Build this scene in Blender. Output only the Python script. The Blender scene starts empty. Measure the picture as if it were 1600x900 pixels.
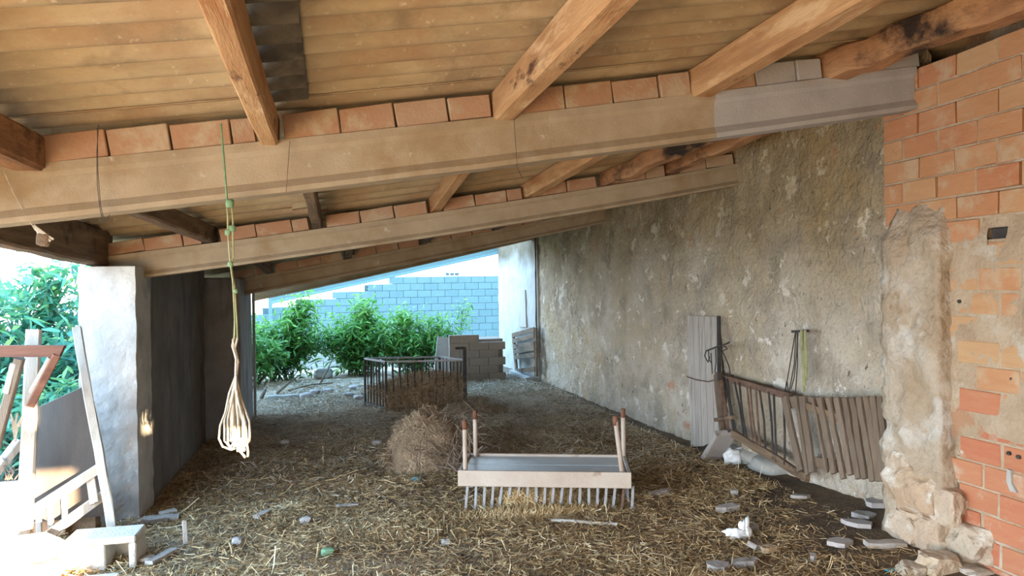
import bpy, math, random
import numpy as np
from mathutils import Vector, Matrix, noise
random.seed(7); np.random.seed(7)
scn = bpy.context.scene
COL = scn.collection
PI = math.pi

# ------------------------------------------------------------------ camera
F, YAW, ROLL, PITCH, CH = 1150.0, math.radians(13.2), math.radians(0.9), math.radians(-0.2), 1.5
_r0 = Vector((math.cos(YAW), -math.sin(YAW), 0)); _f0 = Vector((math.sin(YAW), math.cos(YAW), 0)); _u0 = Vector((0, 0, 1))
FW = _f0*math.cos(PITCH)+_u0*math.sin(PITCH); _u = _u0*math.cos(PITCH)-_f0*math.sin(PITCH)
RT = _r0*math.cos(ROLL)-_u*math.sin(ROLL); UP = _u*math.cos(ROLL)+_r0*math.sin(ROLL)
CAM = Vector((0, 0, CH))
cd = bpy.data.cameras.new('camera'); cam = bpy.data.objects.new('camera', cd); COL.objects.link(cam)
cd.sensor_width = 36; cd.lens = F/1600*36; cd.clip_start = 0.05; cd.clip_end = 300
M4 = Matrix((RT, UP, -FW)).transposed().to_4x4(); M4.translation = CAM
cam.matrix_world = M4
scn.camera = cam

# ------------------------------------------------------------------ sky, sun, exposure
SUN_DIR = Vector((-0.36, 0.94, -0.105)).normalized()
w = bpy.data.worlds.new('sky'); scn.world = w; w.use_nodes = True
nt = w.node_tree; nt.nodes.clear()
out = nt.nodes.new('ShaderNodeOutputWorld'); bg = nt.nodes.new('ShaderNodeBackground')
tc = nt.nodes.new('ShaderNodeTexCoord'); sep = nt.nodes.new('ShaderNodeSeparateXYZ'); rp = nt.nodes.new('ShaderNodeValToRGB')
nt.links.new(tc.outputs['Generated'], sep.inputs[0]); nt.links.new(sep.outputs['Z'], rp.inputs[0])
rp.color_ramp.elements[0].position = 0.0; rp.color_ramp.elements[0].color = (0.82, 0.94, 1.0, 1)
rp.color_ramp.elements[1].position = 0.6; rp.color_ramp.elements[1].color = (0.29, 0.60, 1.0, 1)
nt.links.new(rp.outputs[0], bg.inputs[0]); nt.links.new(bg.outputs[0], out.inputs[0])
bg.inputs[1].default_value = 3.8
sd = bpy.data.lights.new('sun', 'SUN'); sd.energy = 36; sd.color = (1.0, 0.72, 0.42); sd.angle = math.radians(0.5)
sun = bpy.data.objects.new('sun', sd); COL.objects.link(sun)
sun.rotation_euler = SUN_DIR.to_track_quat('-Z', 'Y').to_euler(); sun.location = (6, -14, 6)
# added unseen fill lamps: warm for bounce from the yard, cool for left skylight
def area(name, loc, d, sx, sy, e, col):
    a = bpy.data.lights.new(name, 'AREA'); a.energy = e; a.color = col; a.shape = 'RECTANGLE'; a.size = sx; a.size_y = sy
    o = bpy.data.objects.new(name, a); COL.objects.link(o); o.location = loc
    o.rotation_euler = Vector(d).to_track_quat('-Z', 'Y').to_euler(); return o
area('yard_fill', (-2.3, -1.1, 0.32), (0.58, 0.64, 0.48), 2.4, 0.9, 74, (1.0, 0.66, 0.35))
area('sky_fill', (-3.3, 1.6, 1.05), (1.0, 0.30, 0.02), 4.5, 1.2, 55, (0.78, 0.89, 1.0))
vs = scn.view_settings; scn.display_settings.display_device = 'sRGB'
vs.view_transform = 'Standard'; vs.look = 'None'; vs.gamma = 1; vs.use_curve_mapping = False; vs.exposure = 1.3
cy = scn.cycles; cy.max_bounces = 8; cy.diffuse_bounces = 6; cy.use_denoising = True; cy.sample_clamp_indirect = 6

# ------------------------------------------------------------------ pixel helpers (photo pixel -> real point at a real depth)
def ray(x, y): return FW + RT*((x-800)/F) + UP*((450-y)/F)
def onY(x, y, Y): d = ray(x, y); return CAM + d*(Y/d.y)
def onX(x, y, X): d = ray(x, y); return CAM + d*(X/d.x)
def onZ(x, y, Z=0.0): d = ray(x, y); return CAM + d*((Z-CH)/d.z)
def nz(p, s=1.0, o=0.0): return noise.noise(Vector((p[0]*s+o, p[1]*s+o*1.7, p[2]*s-o)))
def rr(a, b): return random.uniform(a, b)

# ------------------------------------------------------------------ materials
MATS = {}
def hexc(c): return tuple(c)+(1,)
def mat(name, cols, scale=6.0, rough=0.9, bump=0.3, bscale=40.0, detail=8.0, stretch=(1, 1, 1), rnd=None, spots=None, metal=0.0, dist=0.0, coord='Object', bdist=0.01, zmix=(), spec=0.3):
    """noise-driven colour ramp; rnd = per-object tint colours; spots = (colour, scale, threshold, softness) irregular stains"""
    if name in MATS: return MATS[name]
    m = bpy.data.materials.new(name); m.use_nodes = True; MATS[name] = m
    n = m.node_tree.nodes; L = m.node_tree.links; b = n['Principled BSDF']
    b.inputs['Roughness'].default_value = rough; b.inputs['Metallic'].default_value = metal
    b.inputs['Specular IOR Level'].default_value = spec
    tc = n.new('ShaderNodeTexCoord'); mp = n.new('ShaderNodeMapping'); mp.inputs['Scale'].default_value = stretch
    oi = n.new('ShaderNodeObjectInfo'); ad = n.new('ShaderNodeVectorMath'); ad.operation = 'MULTIPLY_ADD'
    L.new(oi.outputs['Random'], ad.inputs[0]); ad.inputs[1].default_value = (17.3, 9.1, 23.7)
    L.new(tc.outputs[coord], ad.inputs[2]); L.new(ad.outputs[0], mp.inputs[0])
    no = n.new('ShaderNodeTexNoise'); no.inputs['Scale'].default_value = scale; no.inputs['Detail'].default_value = detail
    no.inputs['Distortion'].default_value = dist; no.inputs['Roughness'].default_value = 0.62
    L.new(mp.outputs[0], no.inputs['Vector'])
    r = n.new('ShaderNodeValToRGB'); el = r.color_ramp.elements
    k = len(cols)
    for i, c in enumerate(cols):
        p = 0.3+0.4*i/(k-1) if k > 1 else 0.5
        if i == 0: e = el[0]
        elif i == k-1: e = el[-1]
        else: e = el.new(p)
        e.position = p; e.color = hexc(c)
    L.new(no.outputs['Fac'], r.inputs[0]); col = r.outputs[0]
    def mix(a, bcol, fac, mode='MIX'):
        x = n.new('ShaderNodeMix'); x.data_type = 'RGBA'; x.blend_type = mode
        if hasattr(fac, 'is_output'): L.new(fac, x.inputs['Factor'])
        else: x.inputs['Factor'].default_value = fac
        L.new(a, x.inputs['A'])
        if hasattr(bcol, 'is_output'): L.new(bcol, x.inputs['B'])
        else: x.inputs['B'].default_value = hexc(bcol)
        return x.outputs['Result']
    if rnd:
        rr_ = n.new('ShaderNodeValToRGB'); rr_.color_ramp.interpolation = 'LINEAR'; e2 = rr_.color_ramp.elements
        for i, c in enumerate(rnd):
            p = i/(len(rnd)-1)
            if i == 0: e = e2[0]
            elif i == len(rnd)-1: e = e2[-1]
            else: e = e2.new(p)
            e.position = p; e.color = hexc(c)
        L.new(oi.outputs['Random'], rr_.inputs[0])
        col = mix(col, rr_.outputs[0], 0.62)
    for i, sp in enumerate(spots or []):
        c, sc, th, so = sp[:4]; st = sp[4] if len(sp) > 4 else (1, 1, 1)
        mp2 = n.new('ShaderNodeMapping'); mp2.inputs['Scale'].default_value = st; mp2.inputs['Location'].default_value = (3.1*i+1, 7.7*i, 2.3*i)
        L.new(ad.outputs[0], mp2.inputs[0])
        n2 = n.new('ShaderNodeTexNoise'); n2.inputs['Scale'].default_value = sc; n2.inputs['Detail'].default_value = 9; n2.inputs['Roughness'].default_value = 0.65
        L.new(mp2.outputs[0], n2.inputs['Vector'])
        mr = n.new('ShaderNodeMapRange'); mr.inputs['From Min'].default_value = th-so; mr.inputs['From Max'].default_value = th+so
        mr.clamp = True; L.new(n2.outputs['Fac'], mr.inputs['Value'])
        col = mix(col, c, mr.outputs[0])
    for (c, ax, a0, a1, amt) in zmix:                       # tint multiplied in along one world axis, edge broken by noise
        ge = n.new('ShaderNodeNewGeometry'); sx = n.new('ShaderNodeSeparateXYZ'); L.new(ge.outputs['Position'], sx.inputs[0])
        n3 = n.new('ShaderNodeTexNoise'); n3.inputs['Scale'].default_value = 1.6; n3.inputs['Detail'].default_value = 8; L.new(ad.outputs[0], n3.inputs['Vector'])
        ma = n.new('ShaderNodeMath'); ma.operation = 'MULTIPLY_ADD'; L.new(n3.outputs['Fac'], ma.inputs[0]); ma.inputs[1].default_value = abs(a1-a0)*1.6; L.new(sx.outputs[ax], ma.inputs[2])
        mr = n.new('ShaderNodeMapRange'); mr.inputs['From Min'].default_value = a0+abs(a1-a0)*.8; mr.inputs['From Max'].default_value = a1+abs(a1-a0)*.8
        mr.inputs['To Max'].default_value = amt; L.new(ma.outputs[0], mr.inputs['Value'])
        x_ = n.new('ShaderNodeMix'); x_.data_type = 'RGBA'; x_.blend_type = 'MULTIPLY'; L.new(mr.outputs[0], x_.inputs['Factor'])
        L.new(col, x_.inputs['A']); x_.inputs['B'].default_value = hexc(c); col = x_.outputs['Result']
    L.new(col, b.inputs['Base Color'])
    if bump:
        nb = n.new('ShaderNodeTexNoise'); nb.inputs['Scale'].default_value = bscale; nb.inputs['Detail'].default_value = 6
        L.new(mp.outputs[0], nb.inputs['Vector'])
        bu = n.new('ShaderNodeBump'); bu.inputs['Strength'].default_value = bump; bu.inputs['Distance'].default_value = bdist
        L.new(nb.outputs['Fac'], bu.inputs['Height']); L.new(bu.outputs[0], b.inputs['Normal'])
    return m
def attr_mat(name, cols, attr='shade', rough=0.85, transl=0.0, spec=0.25):
    m = bpy.data.materials.new(name); m.use_nodes = True; MATS[name] = m
    n = m.node_tree.nodes; L = m.node_tree.links; b = n['Principled BSDF']; b.inputs['Roughness'].default_value = rough
    b.inputs['Specular IOR Level'].default_value = spec
    a = n.new('ShaderNodeAttribute'); a.attribute_name = attr
    r = n.new('ShaderNodeValToRGB'); el = r.color_ramp.elements
    for i, c in enumerate(cols):
        p = i/(len(cols)-1)
        e = el[0] if i == 0 else (el[-1] if i == len(cols)-1 else el.new(p))
        e.position = p; e.color = hexc(c)
    L.new(a.outputs['Fac'], r.inputs[0]); L.new(r.outputs[0], b.inputs['Base Color'])
    if transl:
        t = n.new('ShaderNodeBsdfTranslucent'); L.new(r.outputs[0], t.inputs['Color'])
        x = n.new('ShaderNodeMixShader'); x.inputs[0].default_value = transl
        L.new(b.outputs[0], x.inputs[1]); L.new(t.outputs[0], x.inputs[2])
        L.new(x.outputs[0], n['Material Output'].inputs['Surface'])
    return m

m_soil = mat('soil_with_chaff', [(.16, .12, .085), (.26, .195, .13), (.35, .265, .175)], 9, .95, .8, 60, spots=[((.36, .265, .165), 3.0, .56, .06), ((.10, .075, .055), 2.2, .62, .05)], coord='Object', bdist=.02, zmix=[((.38, .34, .31), 'X', 2.2, 2.7, .9), ((1.35, 1.42, 1.5), 'Y', 5.5, 7.5, .9)])  # the Y tint puts far skylight into the soil colour
m_yard = mat('dry_yard_soil', [(.07, .065, .05), (.13, .115, .085), (.20, .175, .13)], 3, .95, .6, 30)
m_sheet = mat('warmlit_fibre_cement', [(.31, .235, .14), (.42, .325, .195), (.48, .38, .24)], 5, .9, .25, 90, stretch=(.5, 2, 1), spots=[((.34, .22, .125), 2.0, .56, .10), ((.24, .18, .11), 3.0, .62, .08), ((.54, .45, .31), 30, .66, .05)])  # ochre base: dust plus warm bounced light put into the colour
m_sheet_dark = mat('dark_fibre_cement', [(.13, .115, .09), (.20, .175, .13), (.26, .22, .16)], 5, .9, .3, 60, spots=[((.08, .07, .06), 4, .55, .1)])
m_beam = mat('dusty_concrete', [(.32, .255, .175), (.385, .31, .215), (.43, .36, .26)], 4, .9, .25, 120, spots=[((.31, .225, .13), 2.5, .57, .08), ((.50, .45, .37), 9, .68, .03), ((.20, .14, .08), 7, .74, .03, (6, 6, 1))])
m_skylitconc = mat('skylit_concrete', [(.35, .345, .345), (.415, .41, .41), (.46, .455, .455)], 4, .9, .3, 80, spots=[((.42, .32, .18), 2.5, .64, .04, (.3, 1, 8))])  # cool skylight on the near beam's end, put into the colour
m_brick = mat('hollow_clay_brick', [(.42, .21, .11), (.50, .28, .155), (.54, .35, .21)], 7, .9, .35, 60, stretch=(1, 1, 5), rnd=[(.47, .175, .08), (.53, .32, .16), (.51, .235, .11), (.54, .37, .20), (.47, .15, .07), (.52, .30, .15)], spots=[((.52, .37, .24), 5, .59, .06), ((.36, .17, .10), 8, .70, .04)])
m_brickred = mat('red_clay_brick', [(.44, .17, .09), (.50, .22, .12), (.54, .30, .17)], 7, .9, .35, 60, stretch=(1, 1, 5), rnd=[(.42, .12, .065), (.50, .20, .11), (.47, .15, .085), (.53, .33, .18), (.42, .11, .06), (.50, .24, .13)], spots=[((.50, .36, .26), 5, .62, .05), ((.60, .54, .48), 9, .72, .02)])
m_brickdust = mat('dusty_clay_brick', [(.38, .20, .115), (.43, .25, .15), (.45, .31, .21)], 7, .9, .35, 60, rnd=[(.38, .19, .11), (.42, .27, .17), (.38, .21, .13), (.44, .34, .24)], spots=[((.46, .36, .25), 6, .55, .06)])
m_mortar = mat('sandy_mortar', [(0.344, 0.258, 0.176), (0.439, 0.340, 0.237), (0.499, 0.408, 0.301)], 5, .95, .8, 50, spots=[((0.533, 0.482, 0.404), 3.2, .60, .05), ((0.413, 0.241, 0.146), 3.6, .60, .03), ((0.120, 0.095, 0.069), 12, .74, .015)], bdist=.015)
m_mortar_dark = mat('recessed_mortar', [(.20, .15, .10), (.32, .25, .18), (.38, .30, .22)], 8, .95, .7, 60)
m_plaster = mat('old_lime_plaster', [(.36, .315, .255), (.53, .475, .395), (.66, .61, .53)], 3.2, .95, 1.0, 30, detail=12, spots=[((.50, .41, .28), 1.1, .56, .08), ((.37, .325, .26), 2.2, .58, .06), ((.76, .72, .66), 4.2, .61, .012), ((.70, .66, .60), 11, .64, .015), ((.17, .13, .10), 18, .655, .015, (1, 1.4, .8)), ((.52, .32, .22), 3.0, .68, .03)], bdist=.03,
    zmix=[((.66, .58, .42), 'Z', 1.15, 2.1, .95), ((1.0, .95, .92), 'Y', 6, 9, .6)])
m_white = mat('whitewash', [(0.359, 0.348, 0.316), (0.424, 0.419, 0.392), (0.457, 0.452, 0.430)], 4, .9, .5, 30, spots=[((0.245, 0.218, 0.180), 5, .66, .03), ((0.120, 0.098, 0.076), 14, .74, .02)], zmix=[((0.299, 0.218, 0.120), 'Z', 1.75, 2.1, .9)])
m_pier = mat('rubble_pier_lime', [(0.357, 0.268, 0.179), (0.432, 0.350, 0.260), (0.521, 0.469, 0.394)], 5, .95, .9, 30, detail=10, spots=[((0.580, 0.551, 0.498), 2.6, .57, .05), ((0.335, 0.223, 0.126), 3.5, .62, .04), ((0.179, 0.141, 0.104), 12, .72, .03)], bdist=.025)
m_pierstone = mat('ochre_rubble', [(.36, .25, .16), (.50, .37, .26), (.60, .49, .38)], 7, .95, 1.0, 24, rnd=[(.46, .31, .19), (.54, .44, .34), (.50, .37, .27)], spots=[((.70, .65, .57), 3.5, .60, .05), ((.28, .20, .13), 10, .68, .04)], bdist=.03)
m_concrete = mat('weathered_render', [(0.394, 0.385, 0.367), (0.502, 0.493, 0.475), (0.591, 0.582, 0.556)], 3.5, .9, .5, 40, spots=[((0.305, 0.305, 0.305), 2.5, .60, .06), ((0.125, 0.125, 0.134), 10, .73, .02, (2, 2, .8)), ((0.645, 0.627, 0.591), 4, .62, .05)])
m_darkwall = mat('dark_render', [(.125, .11, .10), (.17, .15, .135), (.22, .195, .17)], 2.5, .95, .6, 30, spots=[((.07, .065, .06), 2, .62, .1, (3, 3, .5))])
m_pier2 = mat('grey_render', [(.20, .19, .19), (.27, .26, .26), (.33, .32, .32)], 3, .95, .6, 30, spots=[((.12, .11, .10), 2.2, .58, .08, (3, 3, .5))])
m_block = mat('grey_concrete_block', [(0.109, 0.183, 0.186), (0.136, 0.218, 0.224), (0.158, 0.251, 0.253)], 8, .95, .4, 60, rnd=[(0.119, 0.199, 0.201), (0.145, 0.235, 0.238), (0.132, 0.214, 0.221)])
m_blockmortar = mat('block_mortar', [(0.069, 0.114, 0.118), (0.089, 0.142, 0.151)], 8, .95, .3, 40)
m_brownblock = mat('brown_render_block', [(.25, .20, .165), (.31, .25, .21), (.35, .29, .24)], 5, .95, .4, 50, rnd=[(.28, .225, .185), (.32, .26, .215)])
m_timber = mat('orange_sawn_timber', [(.34, .185, .085), (.47, .27, .13), (.56, .36, .185)], 3.0, .8, .35, 30, stretch=(6, .6, 6), spots=[((.10, .045, .025), 2.4, .64, .03, (2, .8, 2)), ((.64, .45, .26), 3, .60, .05, (3, .6, 3)), ((.36, .17, .07), 3, .60, .05, (2, .5, 2))])
m_timber_old = mat('dark_old_timber', [(.11, .075, .05), (.19, .13, .085), (.27, .19, .12)], 3, .9, .6, 30, stretch=(6, .6, 6), spots=[((.04, .03, .025), 3, .60, .05)])
m_timber_burnt = mat('charred_log', [(.16, .08, .045), (.38, .20, .10), (.48, .29, .15)], 2.2, .9, .7, 25, stretch=(3, .8, 3), spots=[((.035, .025, .02), 2.2, .57, .05)])
m_greywood = mat('silvered_plank', [(.36, .32, .29), (.46, .42, .38), (.54, .50, .46)], 3, .85, .5, 40, stretch=(10, 10, .7), spots=[((.26, .21, .17), 2.5, .62, .05, (6, 6, .6)), ((.10, .08, .06), 9, .75, .02)])
m_fencewood = mat('brown_weathered_slat', [(0.133, 0.094, 0.066), (0.211, 0.156, 0.113), (0.281, 0.218, 0.164)], 3, .9, .5, 30, stretch=(8, 8, .8), rnd=[(0.125, 0.090, 0.066), (0.250, 0.195, 0.148), (0.172, 0.121, 0.086)])
m_whitewood = mat('pale_planed_wood', [(.42, .38, .32), (.52, .48, .42), (.58, .55, .49)], 3, .8, .3, 30, stretch=(8, 8, .8))
m_darkply = mat('dark_plywood', [(0.056, 0.046, 0.041), (0.075, 0.064, 0.056), (0.094, 0.079, 0.067)], 2, .7, .2, 40, stretch=(4, 4, .8))
m_redwood = mat('red_brown_wood', [(.12, .055, .038), (.19, .085, .055), (.25, .12, .08)], 3, .75, .3, 40, stretch=(.8, 6, 6))
m_rust = mat('rusty_iron', [(.08, .05, .04), (.15, .09, .066), (.22, .14, .10)], 14, .85, .5, 80)
m_iron = mat('dark_iron', [(.025, .025, .028), (.045, .042, .042), (.08, .065, .055)], 12, .7, .3, 80)
m_steel = mat('greyed_steel', [(.24, .25, .27), (.33, .34, .36), (.28, .24, .21)], 9, .6, .2, 60, metal=.2)
m_feeder = mat('cream_painted_board', [(0.403, 0.328, 0.269), (0.487, 0.403, 0.336), (0.538, 0.470, 0.403)], 4, .75, .3, 50, spots=[((0.286, 0.202, 0.143), 4, .66, .04)])
m_feedpan = mat('skylit_grey_board', [(.40, .45, .49), (.50, .56, .60), (.56, .62, .66)], 4, .38, .25, 40, spec=.6, spots=[((.24, .22, .19), 2.5, .62, .05)])  # blue of the far sky put into the upturned boards' colour
m_stone = mat('field_stone', [(.34, .26, .18), (.48, .38, .27), (.58, .48, .36)], 6, .95, 1.0, 24, bdist=.03, spots=[((.64, .58, .50), 4, .62, .04), ((.24, .18, .12), 11, .68, .04)], rnd=[(.50, .36, .22), (.50, .45, .38), (.58, .46, .31)])
m_slab = mat('pale_tile_shard', [(.34, .32, .31), (.44, .42, .40), (.53, .51, .48)], 6, .9, .4, 40, spots=[((.20, .16, .12), 5, .60, .06)], rnd=[(.36, .345, .34), (.46, .43, .43), (.40, .36, .33)])
m_cblock = mat('cast_concrete', [(.50, .47, .42), (.60, .57, .51), (.66, .63, .57)], 9, .95, .6, 70)
m_rope = mat('frayed_white_rope', [(.40, .35, .28), (.52, .47, .39), (.60, .56, .48)], 30, .9, .4, 90)
m_green = mat('green_twine', [(.10, .20, .11), (.17, .30, .17), (.24, .36, .22)], 20, .8, .3, 90)
m_olive = mat('olive_cord', [(.22, .24, .12), (.32, .33, .18), (.42, .40, .25)], 20, .8, .3, 90)
m_plastic = mat('white_plastic', [(.72, .76, .80), (.82, .86, .90)], 8, .4, .3, 20, spec=.5)
m_turq = mat('turquoise_plastic', [(.02, .30, .42), (.03, .36, .48)], 8, .45, 0, spec=.5)
m_bark = mat('grey_bark', [(.10, .08, .06), (.18, .145, .11), (.24, .20, .16)], 10, .9, .5, 50)
m_straw = attr_mat('straw_stalks', [(.14, .095, .055), (.27, .18, .095), (.41, .275, .135), (.53, .37, .185), (.64, .49, .27), (.76, .65, .44)])
m_straw_far = attr_mat('skylit_straw', [(.24, .185, .13), (.38, .305, .22), (.50, .41, .30), (.60, .52, .40), (.74, .68, .57)])  # paler than the near straw: far skylight put into the colour
m_hay = attr_mat('old_brown_hay', [(.17, .125, .085), (.32, .235, .155), (.46, .35, .24), (.62, .50, .35)])
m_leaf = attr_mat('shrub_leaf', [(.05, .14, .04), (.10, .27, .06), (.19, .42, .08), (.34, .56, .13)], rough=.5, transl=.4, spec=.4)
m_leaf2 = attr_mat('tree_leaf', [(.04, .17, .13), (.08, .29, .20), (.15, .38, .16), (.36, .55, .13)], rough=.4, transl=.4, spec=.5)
m_twig = attr_mat('dry_twigs', [(.12, .09, .07), (.22, .17, .13), (.34, .27, .21)])

# ------------------------------------------------------------------ mesh helpers
class MB:
    def __init__(s): s.v = []; s.f = []
    def add(s, vs, fs):
        o = len(s.v); s.v += [tuple(v) for v in vs]; s.f += [tuple(i+o for i in f) for f in fs]; return s
    def box(s, c, size, rot=None, jit=0.0):
        hx, hy, hz = [d/2 for d in size]; c = Vector(c)
        vs = [Vector((x, y, z)) for x in (-hx, hx) for y in (-hy, hy) for z in (-hz, hz)]
        if jit: vs = [v+Vector((rr(-jit, jit), rr(-jit, jit), rr(-jit, jit))) for v in vs]
        if rot: vs = [rot @ v for v in vs]
        return s.add([c+v for v in vs], [(0, 1, 3, 2), (4, 6, 7, 5), (0, 4, 5, 1), (2, 3, 7, 6), (0, 2, 6, 4), (1, 5, 7, 3)])
    def cbox(s, c, size, ch=0.006, rot=None, jit=0.0):
        """box with chamfered edges"""
        h = [d/2 for d in size]; ch = min(ch, min(h)*.6); c = Vector(c); vs = []; idx = {}
        for sx in (-1, 1):
            for sy in (-1, 1):
                for sz in (-1, 1):
                    j = Vector((rr(-jit, jit), rr(-jit, jit), rr(-jit, jit))) if jit else Vector()
                    for ax in range(3):
                        p = Vector((sx*h[0], sy*h[1], sz*h[2])); sg = (sx, sy, sz)
                        for k in range(3):
                            if k != ax: p[k] -= sg[k]*ch
                        idx[(sx, sy, sz, ax)] = len(vs); vs.append(p+j)
        fs = []
        S = (-1, 1)
        for ax in range(3):
            a, b = [k for k in range(3) if k != ax]
            for sg in S:
                q = []
                for (u, v_) in ((-1, -1), (1, -1), (1, 1), (-1, 1)):
                    t = [0, 0, 0]; t[ax] = sg; t[a] = u; t[b] = v_; q.append(idx[(t[0], t[1], t[2], ax)])
                fs.append(q)
            for u in S:
                for v_ in S:
                    t = [0, 0, 0]; t[a] = u; t[b] = v_; t[ax] = -1; t2 = t[:]; t2[ax] = 1
                    fs.append((idx[(*t, a)], idx[(*t, b)], idx[(*t2, b)], idx[(*t2, a)]))
        for sx in S:
            for sy in S:
                for sz in S: fs.append([idx[(sx, sy, sz, k)] for k in range(3)])
        if rot: vs = [rot @ v for v in vs]
        return s.add([c+v for v in vs], fs)
    def bar(s, p0, p1, wd, ht, side=None, jit=0.0, seg=1, ends=(1, 1)):
        """rectangular bar from p0 to p1; wd across `side` direction, ht the other way; optional wobble"""
        p0, p1 = Vector(p0), Vector(p1); d = (p1-p0).normalized()
        sd = Vector(side) if side is not None else Vector((0, 0, 1)).cross(d)
        if sd.length < 1e-4: sd = Vector((1, 0, 0))
        sd = (sd-d*sd.dot(d)).normalized(); up = d.cross(sd).normalized()
        vs = []; fs = []; ch = min(wd, ht)*.12
        prof = [(-wd/2+ch, -ht/2), (wd/2-ch, -ht/2), (wd/2, -ht/2+ch), (wd/2, ht/2-ch), (wd/2-ch, ht/2), (-wd/2+ch, ht/2), (-wd/2, ht/2-ch), (-wd/2, -ht/2+ch)]
        for i in range(seg+1):
            t = i/seg; c = p0.lerp(p1, t); k = ends[0]*(1-t)+ends[1]*t
            jx, jy = (rr(-jit, jit), rr(-jit, jit)) if jit else (0, 0)
            for a, b in prof:
                vs.append(c+sd*(a*k+jx)+up*(b*k+jy)+(sd*rr(-jit, jit)+up*rr(-jit, jit) if jit else Vector())*.5)
        for i in range(seg):
            for j in range(8): fs.append((i*8+j, i*8+(j+1) % 8, (i+1)*8+(j+1) % 8, (i+1)*8+j))
        fs.append(tuple(range(7, -1, -1))); fs.append(tuple(range(seg*8, seg*8+8)))
        return s.add(vs, fs)
    def tube(s, pts, r, n=6, r2=None, cap=True):
        pts = [Vector(p) for p in pts]; k = len(pts); vs = []; fs = []
        prev = None
        for i, p in enumerate(pts):
            d = (pts[min(i+1, k-1)]-pts[max(i-1, 0)])
            d = d.normalized() if d.length > 1e-9 else Vector((0, 0, 1))
            if prev is None: a = d.orthogonal().normalized()
            else:
                a = prev-d*prev.dot(d)
                a = a.normalized() if a.length > 1e-6 else d.orthogonal().normalized()
            prev = a; b = d.cross(a)
            rad = r if r2 is None else r+(r2-r)*i/(k-1)
            for j in range(n):
                t = 2*PI*j/n; vs.append(p+a*(rad*math.cos(t))+b*(rad*math.sin(t)))
        for i in range(k-1):
            for j in range(n): fs.append((i*n+j, i*n+(j+1) % n, (i+1)*n+(j+1) % n, (i+1)*n+j))
        if cap: fs.append(tuple(range(n-1, -1, -1))); fs.append(tuple(range((k-1)*n, k*n)))
        return s.add(vs, fs)
    def prism(s, pts, off):
        """polygon pts (3D) extruded by vector off"""
        pts = [Vector(p) for p in pts]; off = Vector(off); n = len(pts)
        return s.add(pts+[p+off for p in pts], [tuple(range(n-1, -1, -1)), tuple(range(n, 2*n))]+[(i, (i+1) % n, (i+1) % n+n, i+n) for i in range(n)])
    def rock(s, c, size, seed=0, amp=.28, sub=2, clamp=.78):
        import bmesh
        bm = bmesh.new(); bmesh.ops.create_icosphere(bm, subdivisions=sub, radius=1)
        vs = []
        for v in bm.verts:
            p = v.co.copy(); k = 1+amp*noise.noise(p*1.3+Vector((seed*3.7, seed*1.3, -seed)))+amp*.5*noise.noise(p*3.1+Vector((seed, 0, 9)))
            p = p*k
            p = Vector([max(-clamp, min(clamp, q)) for q in p])
            vs.append(Vector(c)+Vector((p.x*size[0]/1.5, p.y*size[1]/1.5, p.z*size[2]/1.5)))
        fs = [tuple(q.index for q in f.verts) for f in bm.faces]; bm.free()
        return s.add(vs, fs)
    def build(s, name, m, parent=None, smooth=False, origin='center'):
        me = bpy.data.meshes.new(name)
        V = np.array(s.v, dtype=float); lo, hi = V.min(0), V.max(0)
        c = (lo+hi)/2
        if origin == 'base': c[2] = lo[2]
        V = V-c
        me.from_pydata(V.tolist(), [], s.f); me.update()
        if smooth: me.polygons.foreach_set('use_smooth', [True]*len(me.polygons))
        if m: me.materials.append(m)
        return link(me, name, tuple(c), parent)
def world_loc(o):
    p = Vector(o.location)
    while o.parent: o = o.parent; p = p+Vector(o.location)
    return p
def link(me, name, loc, parent=None):
    o = bpy.data.objects.new(name, me); COL.objects.link(o)
    if parent is not None:
        o.parent = parent; o.location = Vector(loc)-world_loc(parent)
    else: o.location = loc
    return o
def empty(name, loc, label=None, cat=None, group=None, kind=None):
    o = bpy.data.objects.new(name, None); COL.objects.link(o); o.location = loc; o.empty_display_size = .1
    return tag(o, label, cat, group, kind)
def tag(o, label=None, cat=None, group=None, kind=None):
    if label: o['label'] = label
    if cat: o['category'] = cat
    if group: o['group'] = group
    if kind: o['kind'] = kind
    return o
def struct(o, label=None): return tag(o, label, None, None, 'structure')
def smooth(o): o.data.polygons.foreach_set('use_smooth', [True]*len(o.data.polygons)); return o
def grid(nu, nv, fn):
    vs = [fn(i/nu, j/nv) for i in range(nu+1) for j in range(nv+1)]
    fs = [(i*(nv+1)+j, (i+1)*(nv+1)+j, (i+1)*(nv+1)+j+1, i*(nv+1)+j+1) for i in range(nu) for j in range(nv)]
    return vs, fs
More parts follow.
